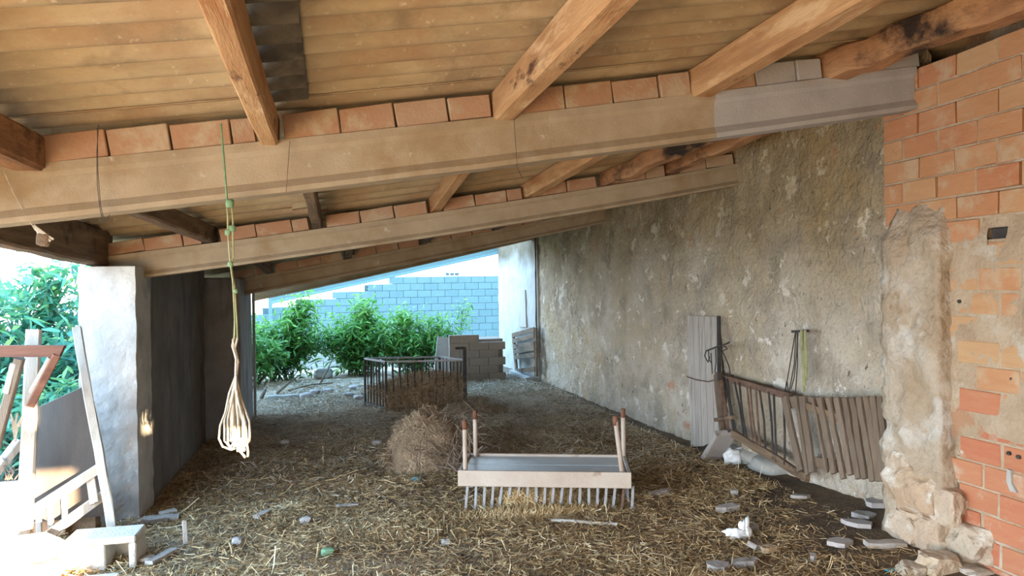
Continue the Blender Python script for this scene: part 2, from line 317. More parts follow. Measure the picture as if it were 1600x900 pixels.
def ribbons(name, P, D, Nn, Ln, Wd, shade, m, parent=None, bend=0.12, taper=True, kind=None):
    """many small bent ribbons as one mesh. P,D,Nn (n,3): centre, direction, width direction; returns the object"""
    n = len(P); D = D/np.linalg.norm(D, axis=1, keepdims=True); W = Nn/np.maximum(np.linalg.norm(Nn, axis=1, keepdims=True), 1e-6)
    U = np.cross(D, W)
    Ln = Ln[:, None]; Wd = Wd[:, None]
    a = P-D*Ln/2; b = P+U*Ln*bend; c = P+D*Ln/2
    tw = .35 if taper else 1.0
    V = np.stack([a-W*Wd/2*tw, a+W*Wd/2*tw, b-W*Wd/2, b+W*Wd/2, c-W*Wd/2*tw, c+W*Wd/2*tw], 1).reshape(-1, 3)
    ctr = (V.min(0)+V.max(0))/2; V = V-ctr
    base = (np.arange(n)*6)[:, None]
    Fq = np.concatenate([base+np.array([0, 1, 3, 2]), base+np.array([2, 3, 5, 4])], 1).reshape(-1)
    me = bpy.data.meshes.new(name)
    me.vertices.add(n*6); me.vertices.foreach_set('co', V.reshape(-1))
    me.loops.add(n*8); me.loops.foreach_set('vertex_index', Fq.astype(np.int32))
    me.polygons.add(n*2); me.polygons.foreach_set('loop_start', np.arange(n*2, dtype=np.int32)*4)
    me.polygons.foreach_set('use_smooth', np.ones(n*2, dtype=bool))
    me.update(calc_edges=True); me.validate()
    at = me.attributes.new('shade', 'FLOAT', 'POINT'); at.data.foreach_set('value', np.repeat(shade, 6).astype(np.float32))
    me.materials.append(m)
    o = link(me, name, tuple(ctr), parent)
    if kind: o['kind'] = kind
    return o
def rand_dirs(n, zs=1.0):
    d = np.random.normal(size=(n, 3)); d[:, 2] *= zs
    return d/np.linalg.norm(d, axis=1, keepdims=True)

# ------------------------------------------------------------------ roof geometry: beam lines (bottom edges) as measured
BEAMS = [  # Y, (xl, zl), (xr, zr)
    dict(Y=3.45, a=(-1.75, 1.730), b=(3.08, 2.425), sag=.025, h=.235, bk=.112, ro=.405),
    dict(Y=5.56, a=(-1.60, 1.555), b=(3.26, 2.305), sag=.035, h=.180, bk=.090, ro=.335),
    dict(Y=8.45, a=(-1.20, 1.405), b=(3.20, 2.250), sag=.015, h=.180, bk=.090, ro=.325),
    dict(Y=11.3, a=(-1.20, 1.330), b=(3.20, 2.265), sag=.015, h=.180, bk=.090, ro=.315),
    dict(Y=14.0, a=(-1.20, 1.230), b=(3.20, 2.150), sag=.0, h=.20, bk=.09, ro=.30),
]
def bz(b, x):
    t = (x-b['a'][0])/(b['b'][0]-b['a'][0]); return b['a'][1]+(b['b'][1]-b['a'][1])*t-b['sag']*4*max(0, t*(1-t))
def beam_z(x, Y):
    """underside of the roof, interpolated between the beams"""
    B = BEAMS; g = lambda b: bz(b, x)+b['ro']
    if Y <= B[0]['Y']: return g(B[0])+(B[0]['Y']-Y)*0.02
    for p, q in zip(B, B[1:]):
        if Y <= q['Y']:
            t = (Y-p['Y'])/(q['Y']-p['Y']); return g(p)*(1-t)+g(q)*t
    return g(B[-1])
def roof_z(x, Y): return beam_z(x, Y)
def onRoof(px, py, off):
    d = ray(px, py); lo, hi = 0.3, 30.0
    f = lambda t: (CAM+d*t).z-(roof_z((CAM+d*t).x, (CAM+d*t).y)-off)
    for _ in range(60):
        m_ = (lo+hi)/2
        if f(m_) < 0: lo = m_
        else: hi = m_
    return CAM+d*lo

# ================================================================== SETTING
# floor
def floor_h(x, y):
    h = .018*nz((x, y, 0), 1.3)+.014*nz((x, y, 0), 4.1, 3)
    h += .10*max(0, (x-2.35))*max(0, min(1, (6.4-y)/2.5))     # litter banked up against the stone wall
    return h
V_, F_ = grid(110, 200, lambda u, v: (lambda x, y: (x, y, floor_h(x, y)))(-1.9+5.3*u, -3+17.2*v))
struct(smooth(MB().add(V_, F_).build('floor', m_soil)), 'dirt floor of the shed under trodden straw')
V_, F_ = grid(40, 40, lambda u, v: (lambda x, y: (x, y, -.05+.04*nz((x, y, 0), .5)))(-30+60*u, -25+60*v))
struct(smooth(MB().add(V_, F_).build('ground', m_yard)), 'dry earth of the yard outside the shed')

# right stone wall
def stone_wall(u, v):
    Y = 3.5+7.75*u; z = -.1+2.95*v
    X = 3.27-.055*max(0, (Y-4.5))*.6
    low = max(0, min(1, (1.05-z)/.6)); far = max(0, min(1, (Y-6)/3.5))
    vd = noise.voronoi(Vector((Y*5.2, z*7.5, 1.3)))[0]; j = min(.5, vd[1]-vd[0])
    am = .35+.65*max(low, far*.8)
    dx = -.030*j*am-.022*nz((Y, z, 0), 2.1)-.016*nz((Y, z, 0), 7, 2)-.010*nz((Y, z, 4), 19, 5)*(.5+am)
    pt = nz((Y, z, 8), 3.2, 9)
    if pt > .28: dx -= .012*min(1, (pt-.28)*12)                # surviving plaster flakes
    return (X+dx, Y, z)
V_, F_ = grid(420, 130, stone_wall)
wall_right = struct(smooth(MB().add(V_, F_).build('wall_right', m_plaster)), 'long flaking lime-plastered stone wall on the high side of the shed')

# whitewashed return wall beyond the stone wall
V_, F_ = grid(70, 60, lambda u, v: (2.99+.012*nz((u*3, v*3, 1), 3)+.006*nz((u*3, v*3, 1), 11), 11.15+2.75*u, -.1+2.75*v))
wall_back = MB().add(V_, F_)
wall_back.box((3.12, 12.5, 1.2), (.22, 2.8, 2.6))
struct(wall_back.build('wall_back', m_white), 'whitewashed wall beyond the end of the stone wall')

# ------------------------------------------------------------------ brick wall on the right (near), built brick by brick
XB = 3.08
wall_front = struct(MB().box((XB+.13, .3, 1.275), (.12, 6.70, 2.75)).build('wall_front', m_mortar_dark), 'bare hollow-brick wall at the near right')
def brick_mesh(i, wavy=.004):
    b = MB(); b.cbox((0, 0, 0), (.09, .238, .112), ch=.004, jit=.0025)
    me = bpy.data.meshes.new('brick'); me.from_pydata(b.v, [], b.f); me.materials.append(m_brick); return me
BM = [brick_mesh(i) for i in range(6)]
BML = []
for q in BM:
    q2 = q.copy(); q2.materials[0] = m_brickred; BML.append(q2)
def put_brick(parent, me, loc, scale=(1, 1, 1), rot=(0, 0, 0), name='brick'):
    o = link(me, name, loc, parent); o.scale = scale; o.rotation_euler = rot; return o
CZ = .122
z_ref = onX(1383, 190, XB).z            # a bed joint measured at the far end of the wall
zs = []
z = z_ref
while z > -.15: z -= CZ
Yfar = 3.66
skip_hole = onX(1556, 370, XB)
ci = 0
MJ = MB()
while z+CZ < 2.70:
    c = round((z-z_ref)/CZ); odd = c % 2
    first = (onX(1433, 200, XB).y if odd else onX(1410, 240, XB).y)
    edges = [Yfar]
    y = first+rr(-.01, .01)
    while y > 1.75: edges.append(y); y -= .247+rr(-.006, .006)
    zc = z+CZ/2
    for e0, e1 in zip(edges, edges[1:]):
        ln = e0-e1
        if ln < .05: continue
        ym = (e0+e1)/2
        zz = onX(1480, 345, XB).z
        if ym > 3.2 and zc < 1.80: continue            # behind the stone pier
        if e1 > 3.42 and zc < 1.88: continue
        if abs(ym-skip_hole.y) < .10 and abs(zc-skip_hole.z) < .06: continue
        mid = .72 < zc < 1.83
        low = zc <= .72
        px_ = rr(-.004, .005) if not mid else rr(-.010, .010)
        gap = rr(.008, .014) if not low else .016
        if low or random.random() < .62: MJ.box((XB+.035, e1, zc), (.058, gap+.006, CZ-.008), jit=.002)
        put_brick(wall_front, random.choice(BML if zc < .95 else BM), (XB+.045+px_, ym, zc), (1, (ln-gap)/.238, rr(.97, 1.0)), (rr(-.008, .008), 0, rr(-.01, .01)))
    if zc < 1.83: MJ.box((XB+.036, 2.45, z), (.058, 1.45, .016), jit=.001)
    else: MJ.box((XB+.036, 2.70, z), (.058, 1.92, .012), jit=.001)
    z += CZ
# mortar smeared over the middle courses
def skin(u, v):
    Y = 3.22-1.55*u; z = .45+1.46*v
    a = nz((0, Y, z), 2.6, 4)*.9+nz((0, Y, z), 7, 2)*.5
    band = min(1, (z-.45)/.35, (1.91-z)/.22)
    x = XB-.006-.016*a+(1-max(0, band))*.05+.004*nz((0, Y, z), 30)
    return (x, Y, z)
V_, F_ = grid(150, 140, skin)
hy, hz = skip_hole.y, skip_hole.z
F_ = [f for f in F_ if not (abs(V_[f[0]][1]-hy) < .05 and abs(V_[f[0]][2]-hz) < .045)]
sk = smooth(MB().add(V_, F_).build('mortar_coat', m_mortar, wall_front)); sk['label'] = 'uneven mortar smeared over the middle courses'
sb = MB().cbox((XB+.05, hy, hz), (.05, .10, .09), ch=.004).build('brick', m_iron, wall_front); sb['label'] = 'dark plug carrying the shade deep in a hole of the wall'  # shade inside the hole put in as an iron-dark box
# pale mortar in the bed joints lower down
MJ.build('joint_mortar', m_mortar, wall_front)

# rough stone pier at the end of the brick wall
def pier(u, v):
    t = u*2*PI; zt = 1.90
    z = -.1+(zt+.1)*v
    cx, cy = 3.16, 3.395
    hw, hd = .165, .215
    s_, c_ = math.sin(t), math.cos(t); k = 1/max(abs(s_), abs(c_))**.86
    base = 1+.25*max(0, (.35-z))
    topk = 1-.0*v if z < 1.72 else max(.55, 1-(z-1.72)*2.0)
    x = cx-c_*hw*k*base*topk; y = cy+s_*hd*k*base*(.5+.5*topk)
    x += .06*(1-topk)
    d = .026*nz((x, y, z), 5)+.016*nz((x, y, z), 13, 3)+.008*nz((x, y, z), 30, 6)
    vd = noise.voronoi(Vector((x*5, y*5, z*4.2)))[0]; d += .03*min(.4, vd[1]-vd[0])-.006
    return (x-c_*d*1.2, y+s_*d, z)
V_, F_ = grid(72, 130, pier)
pm = MB().add(V_, F_)
ring = [i*131+130 for i in range(73)]; pm.f.append(tuple(ring[:-1]))
pier_o = struct(smooth(pm.build('pillar_stone', m_pier)), 'rough rubble and lime pier at the end of the brick wall')
for k, (px, py, sx, sz, sy, dx) in enumerate([(1418, 765, .22, .24, .34, .058), (1410, 822, .20, .17, .22, .05), (1446, 835, .18, .17, .16, .05), (1462, 790, .14, .18, .20, .06), (1398, 728, .16, .16, .18, .066)]):
    p = onX(px, py, 2.975)
    MB().rock((p.x+dx, p.y, p.z), (sx*.75, sy, sz), seed=k+3, amp=.42, sub=3).build('stone', m_pierstone, pier_o)

# left pillar, dark left wall and second pier
V_ = []
def pil(u, v):
    t = u*4; k = int(t) % 4; f = t-int(t)
    x0, x1, y0, y1 = -1.645, -1.305, 5.27, 5.66
    P = [(x0, y0), (x1, y0), (x1, y1), (x0, y1)]; a, b = P[k], P[(k+1) % 4]
    x = a[0]+(b[0]-a[0])*f; y = a[1]+(b[1]-a[1])*f; z = -.1+(1.665+.1)*v
    d = .010*nz((x, y, z), 6)+.006*nz((x, y, z), 17); cx, cy = x+1.475, y-5.465
    return (x+d*(1 if cx > 0 else -1)*.8, y+d*(1 if cy > 0 else -1)*.8, z)
V_, F_ = grid(48, 60, pil)
pm = MB().add(V_, F_); pm.f.append(tuple(i*61+60 for i in range(48)))
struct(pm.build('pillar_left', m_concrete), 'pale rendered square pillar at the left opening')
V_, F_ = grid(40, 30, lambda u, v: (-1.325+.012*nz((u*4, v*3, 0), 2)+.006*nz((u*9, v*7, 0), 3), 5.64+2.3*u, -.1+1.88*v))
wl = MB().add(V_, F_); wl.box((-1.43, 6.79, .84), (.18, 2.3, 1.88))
wall_left = struct(wl.build('wall_left', m_darkwall), 'dark rendered low wall between the left pillar and the second pier')
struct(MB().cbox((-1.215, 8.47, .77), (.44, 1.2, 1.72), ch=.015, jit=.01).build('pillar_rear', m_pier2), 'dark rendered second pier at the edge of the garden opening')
tr = MB().cbox((-.982, 9.08, .72), (.03, .05, 1.52), ch=.004); struct(tr.build('trim_1', m_white), 'pale edge of the second pier beside the garden opening')

# added unseen wall behind the camera, openings cut to throw the sun patches
wb = MB()
YB = -3.0
def sunback(p): return p-SUN_DIR*((p.y-YB)/SUN_DIR.y)
HOLES = []                                                   # (x0, x1, z0, z1): openings traced back from the wanted sun patches
def hole(pa, pb):
    a, b = sunback(pa), sunback(pb); HOLES.append((min(a.x, b.x), max(a.x, b.x), min(a.z, b.z), max(a.z, b.z)))
hd = sunback(onY(123, 732, 4.93)); HOLES.append((.1, hd.x, -.1, hd.z))
hole(onY(338, 674, 3.27), onY(394, 720, 3.27))
hole(onY(34, 640, 4.68), onY(64, 667, 4.68))
hole(onY(134, 649, 4.95), onY(148, 661, 4.95))
xs_ = sorted(set([-2.2, 3.5]+[h[0] for h in HOLES]+[h[1] for h in HOLES]))
for xa, xb in zip(xs_, xs_[1:]):
    xm = (xa+xb)/2; zl = -.05
    for h in sorted([h for h in HOLES if h[0] < xm < h[1]], key=lambda h: h[2]):
        if h[2] > zl: wb.box((xm, YB, (zl+h[2])/2), (xb-xa, .15, h[2]-zl))
        zl = max(zl, h[3])
    wb.prism([(xa, YB-.07, zl), (xb, YB-.07, zl), (xb, YB-.07, roof_z(xb, YB)+.02), (xa, YB-.07, roof_z(xa, YB)+.02)], (0, .15, 0))
struct(wb.build('wall_unseen', m_mortar), 'unseen brick wall behind the camera, openings cut for the sun patches')

struct(MB().box((6.7, 5.2, 2.2), (6.2, 17.0, 4.5)).build('wall_house', m_mortar), 'side of the farmhouse the shed is built against')

# ------------------------------------------------------------------ concrete beams with a course of bricks on top
def make_beam(b, m, label, name='concrete_beam', bricks=True, purl=(), pale=None):
    xl, zl = b['a']; xr, zr = b['b']; Y = b['Y']; BH = .245; kz = b['h']/BH
    prof = [(-.062, 0), (.062, 0), (.062, .024), (.036, .060), (.036, .185), (.052, .205), (.052, BH), (-.052, BH), (-.052, .205), (-.036, .185), (-.036, .060), (-.062, .024)]
    vs = []; fs = []; n = len(prof); seg = 16
    for i in range(seg+1):
        t = i/seg; x = xl+(xr-xl)*t; z = bz(b, x)
        for (py, pz) in prof: vs.append((x, Y+py+.003*nz((x, py, pz), 5), z+pz*kz+.002*nz((x, py, pz), 9)))
    for i in range(seg):
        for j in range(n): fs.append((i*n+j, (i+1)*n+j, (i+1)*n+(j+1) % n, i*n+(j+1) % n))
    fs.append(tuple(range(n))); fs.append(tuple(range(seg*n+n-1, seg*n-1, -1)))
    o = empty(name, ((xl+xr)/2, Y, (zl+zr)/2), label, 'beam')
    if pale is None: MB().add(vs, fs).build('beam_body', m, o)
    else:
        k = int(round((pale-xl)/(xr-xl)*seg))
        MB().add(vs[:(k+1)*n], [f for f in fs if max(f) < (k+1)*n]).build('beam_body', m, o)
        e_ = MB().add(vs[k*n:], [tuple(i-k*n for i in f) for f in fs if min(f) >= k*n]).build('beam_end', m_skylitconc, o); e_['label'] = 'end of the beam with bluish skylight put into its colour'
    if bricks:
        ang = math.atan2(zr-zl, xr-xl); x = xl+.05
        while x < xr-.10:
            L = .243
            x1 = x+L
            hit = None
            for p in purl:
                if p-.06 < x1 and p+.06 > x: hit = p
            if hit is not None: x1 = min(x1, hit-.061)
            if x1-x > .05:
                xm = (x+x1)/2
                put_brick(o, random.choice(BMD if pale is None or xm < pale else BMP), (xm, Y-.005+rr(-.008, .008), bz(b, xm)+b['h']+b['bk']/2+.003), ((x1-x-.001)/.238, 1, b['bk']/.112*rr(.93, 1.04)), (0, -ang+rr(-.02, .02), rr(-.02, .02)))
            x = x1+.004 if hit is None else max(x1, hit)+.061
    return o
def brick_mesh_x():
    b = MB(); b.cbox((0, 0, 0), (.238, .075, .112), ch=.004, jit=.003)
    me = bpy.data.meshes.new('brick'); me.from_pydata(b.v, [], b.f); me.materials.append(m_brickdust); return me
BMD = [brick_mesh_x() for i in range(5)]
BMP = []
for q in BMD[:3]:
    q2 = q.copy(); q2.materials[0] = m_skylitconc; BMP.append(q2)  # bricks over the beam end carry the same painted skylight

# purlins: (name, label, material, far-end pixel on the beam, near-end pixel, width, height)
def purlin_line(pf, pn, Yf, Yn, h):
    a = onRoof(pf[0], pf[1], h); n_ = onRoof(pn[0], pn[1], h)
    s_ = (n_.x-a.x)/(n_.y-a.y)
    xf = a.x+(Yf-a.y)*s_; xn = a.x+(Yn-a.y)*s_
    return xf, xn
PUR = []
def purlin(label, m, xf, xn, Yf, Yn, wd, h, jit=.0, seg=8, name='wooden_purlin', log=False):
    pts = []
    p0 = Vector((xn, Yn, roof_z(xn, Yn)-.035-h/2)); p1 = Vector((xf, Yf, roof_z(xf, Yf)-.035-h/2))
    mb = MB()
    if log:
        mb.tube([p0.lerp(p1, i/10)+Vector((rr(-1, 1), 0, rr(-1, 1)))*jit for i in range(11)], h/2, 10)
    else: mb.bar(p0, p1, wd, h, side=(1, 0, 0), jit=jit, seg=seg)
    o = mb.build(name, m, smooth=log)
    tag(o, label, 'purlin'); return o
H1 = .15
b1, b2, b3, b4, b5 = BEAMS
bay1 = [((30, 258), (-120, 190), m_timber_burnt, .13, 'stubby charred log purlin end at the far left above the near beam'),
        ((418, 220), (331, 0), m_timber, .075, 'narrow pale sawn purlin above the near beam, left of centre'),
        ((792, 182), (975, 0), m_timber, .10, 'thick orange purlin with dark knots above the middle of the near beam'),
        ((1100, 148), (1362, 0), m_timber, .115, 'thick orange purlin above the near beam, next to the one against the brick wall'),
        ((1352, 108), (1600, 18), m_timber_burnt, .13, 'charred purlin lying along the top of the brick wall')]
x1s = []
for pf, pn, m, wd, lab in bay1:
    Yn = .9 if len(x1s) == 4 else -2.9
    xf, xn = purlin_line(pf, pn, 3.52, Yn, H1+.035)
    if Yn < 0: xn = min(xn, 2.75)
    x1s.append(xf); P1X = (xf, xn) if len(x1s) == 2 else (P1X if len(x1s) > 2 else None)
    purlin(lab, m, xf, xn, 3.52, Yn, wd, H1, jit=.012 if m is m_timber_burnt else .003, seg=24)
bay2 = [((335, 382), (205, 332), m_timber_old, .09, 'grey purlin in the second bay nearest the left pillar'),
        ((497, 362), (482, 300), m_timber_old, .07, 'thin purlin in the second bay, second from the left pillar'),
        ((668, 342), (728, 268), m_timber, .075, 'orange purlin in the second bay, third from the left pillar'),
        ((812, 316), (950, 238), m_timber, .09, 'orange purlin in the second bay, fourth from the left pillar'),
        ((946, 292), (1130, 214), m_timber_burnt, .10, 'crooked split purlin in the second bay, fifth from the left pillar'),
        ((1088, 262), (1320, 190), m_timber_burnt, .10, 'dark purlin of the second bay lying along the stone wall')]
x2s = []
for pf, pn, m, wd, lab in bay2:
    xf, xn = purlin_line(pf, pn, 5.62, 3.51, .15)
    xn = min(xn, 3.12); xf = min(xf, 3.12)
    x2s.append(xf); purlin(lab, m, xf, xn, 5.62, 3.51, wd, .12, jit=.014 if m is m_timber_burnt else .003, seg=14)
for i, x in enumerate([-.75, .1, .95, 1.8, 2.6, 3.02]):
    purlin('old purlin in the third bay, seen behind the second beam (%s from the left)' % ['first', 'second', 'third', 'fourth', 'fifth', 'sixth'][i], m_timber_old, x, x, 8.5, 5.66, .08, .11)
    purlin('old purlin in the fourth bay, seen behind the third beam (%s from the left)' % ['first', 'second', 'third', 'fourth', 'fifth', 'sixth'][i], m_timber_old, x, x, 11.35, 8.56, .08, .11)
pe0 = Vector((-1.60, -2.9, 1.92)); pe1 = onY(185, 402, 5.40)+Vector((-.03, 0, .07))
n_ = onX(0, 385, -1.62)
e_b = onX(0, 384, -1.60); e_s = (1.665-e_b.z)/(5.62-e_b.y); EH = .25
eave = MB().bar((-1.60, -2.9, e_b.z+e_s*(-2.9-e_b.y)+EH/2+.1), (-1.60, e_b.y, e_b.z+EH/2), .11, EH, side=(1, 0, 0), jit=.004, seg=14).bar((-1.60, e_b.y-.02, e_b.z+EH/2), (-1.585, 5.62, 1.665+EH/2), .11, EH, side=(1, 0, 0), jit=.004, seg=10).build('eave_purlin', m_timber_old)
tag(eave, 'dark eave purlin resting on the pale left pillar', 'purlin')
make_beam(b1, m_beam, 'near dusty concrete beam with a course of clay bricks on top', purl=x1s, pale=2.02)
make_beam(b2, m_beam, 'second concrete beam, resting on the pale left pillar', purl=x2s)
make_beam(b3, m_beam, 'third concrete beam, resting on the dark second pier', purl=[-.75, .1, .95, 1.8, 2.6, 3.02])
make_beam(b4, m_beam, 'fourth concrete beam, at the end of the roof', purl=[-.75, .1, .95, 1.8, 2.6, 3.02], bricks=True)
make_beam(b5, m_block, 'last bare concrete beam under the open sky', bricks=False)

# ceiling: corrugated sheets, each a part
ceil = struct(empty('ceiling', (0.7, 5, 2.6)), 'underside of the corrugated fibre-cement roof')
PITCHC = .177
def sheet(x0, x1, y0, y1, dz, m):
    fx0 = x0 if callable(x0) else (lambda y: x0); fx1 = x1 if callable(x1) else (lambda y: x1)
    n = int(round((y1-y0)/PITCHC*10)); xs = max(3, int((fx1(y0)-fx0(y0))/.3)); vs = []; fs = []
    t_ = .007
    for layer in (0, 1):
        for i in range(n+1):
            y = y0+(y1-y0)*i/n
            wv = .029*math.cos(2*PI*y/PITCHC)
            for j in range(xs+1):
                x = fx0(y)+(fx1(y)-fx0(y))*j/xs
                vs.append((x, y, roof_z(x, y)+wv+dz+layer*t_))
    m1 = (n+1)*(xs+1)
    for i in range(n):
        for j in range(xs):
            a = i*(xs+1)+j; q = (a, a+1, a+xs+2, a+xs+1); fs.append(q); fs.append(tuple(k+m1 for k in reversed(q)))
    for i in range(n):
        for e in (0, xs):
            a = i*(xs+1)+e; fs.append((a, a+xs+1, a+xs+1+m1, a+m1))
    for j in range(xs):
        for e in (0, n):
            a = e*(xs+1)+j; fs.append((a, a+1, a+1+m1, a+m1))
    return MB().add(vs, fs).build('roof_sheet', m, ceil, smooth=True)
px1 = lambda y: P1X[0]+(P1X[1]-P1X[0])*(3.52-y)/(3.52+2.9)          # centre line of the narrow purlin
yc = -3.1; row = 0
while yc < 11.3:
    yn = min(yc+PITCHC*6, 11.5)
    dz = .0085*(row % 2)
    sheet(-1.86, lambda y: px1(min(y, 3.6))+.10, yc, yn+.05, .016+dz, m_sheet)
    sheet(lambda y: px1(min(y, 3.6))-.02, 3.62, yc, yn+.05, dz, m_sheet)
    yc = yn; row += 1
o = sheet(lambda y: px1(y)-.02, lambda y: px1(y)+.175, -2.8, 3.38, -.010, m_sheet_dark); o['label'] = 'dark lap of the sheets beside the narrow purlin'

# ================================================================== FAR BACKGROUND
def far_top(x): return 1.82 if x > 1.5 else max(.8, 1.82-.2*math.ceil((1.5-x)/.85))
wf = MB()
for c in range(21):
    x = -3.1+.4*c; wf.box((x, 21.60, far_top(x)/2-.02), (.4, .10, far_top(x)-.04))
wall_far = struct(wf.build('wall_far', m_blockmortar), 'grey block wall at the far end of the yard')
bb = MB().cbox((0, 0, 0), (.393, .2, .194), ch=.005); bme = bpy.data.meshes.new('block'); bme.from_pydata(bb.v, [], bb.f); bme.materials.append(m_block)
for r_ in range(10):
    zc = .10+.2*r_
    for c in range(21):
        x = -3.2+.4*c+(.2 if r_ % 2 else 0)
        if x > 5.0: continue
        top = far_top(x)
        if zc+.1 > top+.02: continue
        put_brick(wall_far, bme, (x, 21.5+rr(-.004, .004), zc), (1, 1, 1), (0, 0, 0), 'block')
for i in range(3):
    MB().box((3.1+.14*i, 21.5, 1.86), (.10, .16, .08), jit=.01).build('block_scrap', m_blockmortar, wall_far)
cp = MB().cbox((-1.85, 21.2, .75), (.10, .10, 1.5), ch=.01).build('concrete_post', m_block); tag(cp, 'thin pale concrete post before the far block wall', 'post')

# brown block hut
hut = empty('block_manger', (2.1, 11.6, 0), 'low brown block manger with a stepped top by the whitewashed wall', 'manger')
hY = 11.45
hL, hR = onY(703, 600, hY).x, onY(790, 592, hY).x
MB().box(((hL+hR)/2, hY+.30, .33), (hR-hL-.04, .44, .64)).build('core', m_brownblock, hut)
hb = MB().cbox((0, 0, 0), (.31, .10, .120), ch=.002); hme = bpy.data.meshes.new('block'); hme.from_pydata(hb.v, [], hb.f); hme.materials.append(m_brownblock)
for r_ in range(6):
    x = hL+.155-(.15 if r_ % 2 else 0)
    while x < hR-.05:
        w0 = max(hL, x-.153); w1 = min(hR, x+.153)
        if w1-w0 > .02 and not (r_ == 5 and (w0+w1)/2 > hL+.50):
            put_brick(hut, hme, ((w0+w1)/2, hY+.03, .06+.122*r_), ((w1-w0)/.31, 1, 1), (0, 0, 0), 'block')
        x += .312
sl = MB().bar(onY(690, 592, 11.6), onY(696, 527, 11.75), .26, .04, side=(1, 0, 0)).build('white_slab', m_white); tag(sl, 'whitewashed slab leaning on the left of the brown block manger', 'slab')
# pallet gate against the whitewashed wall
pg = empty('pallet_gate', (2.92, 11.6, 0), 'small weathered slatted gate leaning against the whitewashed wall', 'gate')
Xg = 2.93
q = [onX(802, 522, Xg), onX(837, 513, Xg), onX(838, 588, Xg-.02), onX(808, 590, Xg-.02)]
MB().bar(q[0], q[3], .11, .035, side=(0, 1, 0)).build('stile', m_timber_old, pg)
MB().bar(q[1], q[2], .11, .035, side=(0, 1, 0)).build('stile', m_timber_old, pg)
for t in (.03, .17, .30, .42, .54, .86):
    MB().bar(q[0].lerp(q[3], t)+Vector((-.02, 0, 0)), q[1].lerp(q[2], t+rr(-.02, .02))+Vector((-.02, 0, 0)), .075, .02, side=(0, 0, 1)).build('slat', m_timber_old, pg)
MB().box((2.90, 11.7, .03), (.2, 1.1, .06), jit=.01).build('sill_board', m_greywood, pg)
sh = MB().prism([onX(808, 452, 2.965), onX(820, 453, 2.965), onX(822, 511, 2.965), onX(811, 511, 2.965)], (.03, 0, 0)).build('narrow_shutter', m_greywood)
tag(sh, 'narrow grey wooden shutter in the whitewashed wall', 'shutter')

# ------------------------------------------------------------------ shrubs
def shrub(name, label, ctr, rad, n, leaf, m, stems, up=.25, seed=0, group=None, sprigs=()):
    rs = np.random.RandomState(seed)
    base = Vector((ctr[0], ctr[1], 0))
    o = empty(name, base, label, 'shrub', group)
    st = MB(); tips = []
    for i in range(stems):
        a = rs.uniform(0, 2*PI); k = rs.uniform(.25, .95)
        tip = Vector((ctr[0]+math.cos(a)*rad[0]*k, ctr[1]+math.sin(a)*rad[1]*k, ctr[2]+rad[2]*rs.uniform(-.1, .85)*math.sqrt(max(0, 1-k*k*.7))))
        b0 = base+Vector((rs.uniform(-.25, .25)*rad[0], rs.uniform(-.25, .25)*rad[1], -.03))
        md = b0.lerp(tip, .5)+Vector((rs.uniform(-.1, .1), rs.uniform(-.1, .1), .12*rad[2]))
        pts = [b0, b0.lerp(md, .5), md, md.lerp(tip, .5)+Vector((rs.uniform(-.04, .04), 0, .03)), tip]
        st.tube(pts, rs.uniform(.007, .014), 4, .002); tips.append(pts)
    for sp in sprigs:
        b0 = base+Vector((rs.uniform(-.1, .1), 0, .1)); tip = Vector(sp); md = b0.lerp(tip, .6)+Vector((rs.uniform(-.08, .08), 0, .05))
        st.tube([b0, md, tip], .009, 4, .002); tips += [[b0, b0.lerp(md, .5), md, md.lerp(tip, .5), tip]]*3
    st.build('stem', m_bark, o, smooth=True)
    P = []; D = []
    tl = len(tips)
    for i in range(n):
        pts = tips[rs.randint(tl)]
        t = rs.uniform(.15, 1)**.7*(len(pts)-1); k = min(int(t), len(pts)-2)
        p = pts[k].lerp(pts[k+1], t-k)
        sp = .10+.10*rad[0]*rs.rand()
        dv = Vector(rs.normal(size=3)); dv.z = dv.z*.6-.15; dv.normalize()
        P.append(p+Vector(rs.normal(size=3))*sp*.7+dv*leaf*.5); D.append(dv)
    P = np.array(P); D = np.array(D); P[:, 2] = np.maximum(P[:, 2], .05)
    nn = np.cross(D, np.array([0, 0, 1.])+rs.normal(size=(n, 3))*.45)
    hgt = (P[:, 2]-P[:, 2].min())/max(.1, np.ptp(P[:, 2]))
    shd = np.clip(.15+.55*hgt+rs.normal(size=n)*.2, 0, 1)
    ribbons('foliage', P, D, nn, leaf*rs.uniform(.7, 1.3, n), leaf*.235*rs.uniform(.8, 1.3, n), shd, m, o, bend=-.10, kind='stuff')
    return o, P, D
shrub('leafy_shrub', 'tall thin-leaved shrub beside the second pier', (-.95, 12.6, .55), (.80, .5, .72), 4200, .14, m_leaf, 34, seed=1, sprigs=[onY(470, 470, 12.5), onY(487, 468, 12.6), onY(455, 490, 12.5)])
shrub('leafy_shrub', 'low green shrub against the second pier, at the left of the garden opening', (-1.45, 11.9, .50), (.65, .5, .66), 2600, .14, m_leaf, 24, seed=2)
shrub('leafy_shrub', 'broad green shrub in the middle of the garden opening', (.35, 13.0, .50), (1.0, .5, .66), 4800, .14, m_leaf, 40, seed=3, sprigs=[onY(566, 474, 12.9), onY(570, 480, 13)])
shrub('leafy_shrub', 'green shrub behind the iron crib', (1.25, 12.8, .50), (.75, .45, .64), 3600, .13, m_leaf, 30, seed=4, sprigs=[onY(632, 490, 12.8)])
shrub('leafy_shrub', 'thin shrub reaching toward the brown manger', (1.75, 12.9, .45), (.40, .35, .50), 900, .11, m_leaf, 12, seed=5, sprigs=[onY(725, 478, 13.2), onY(690, 505, 13)])
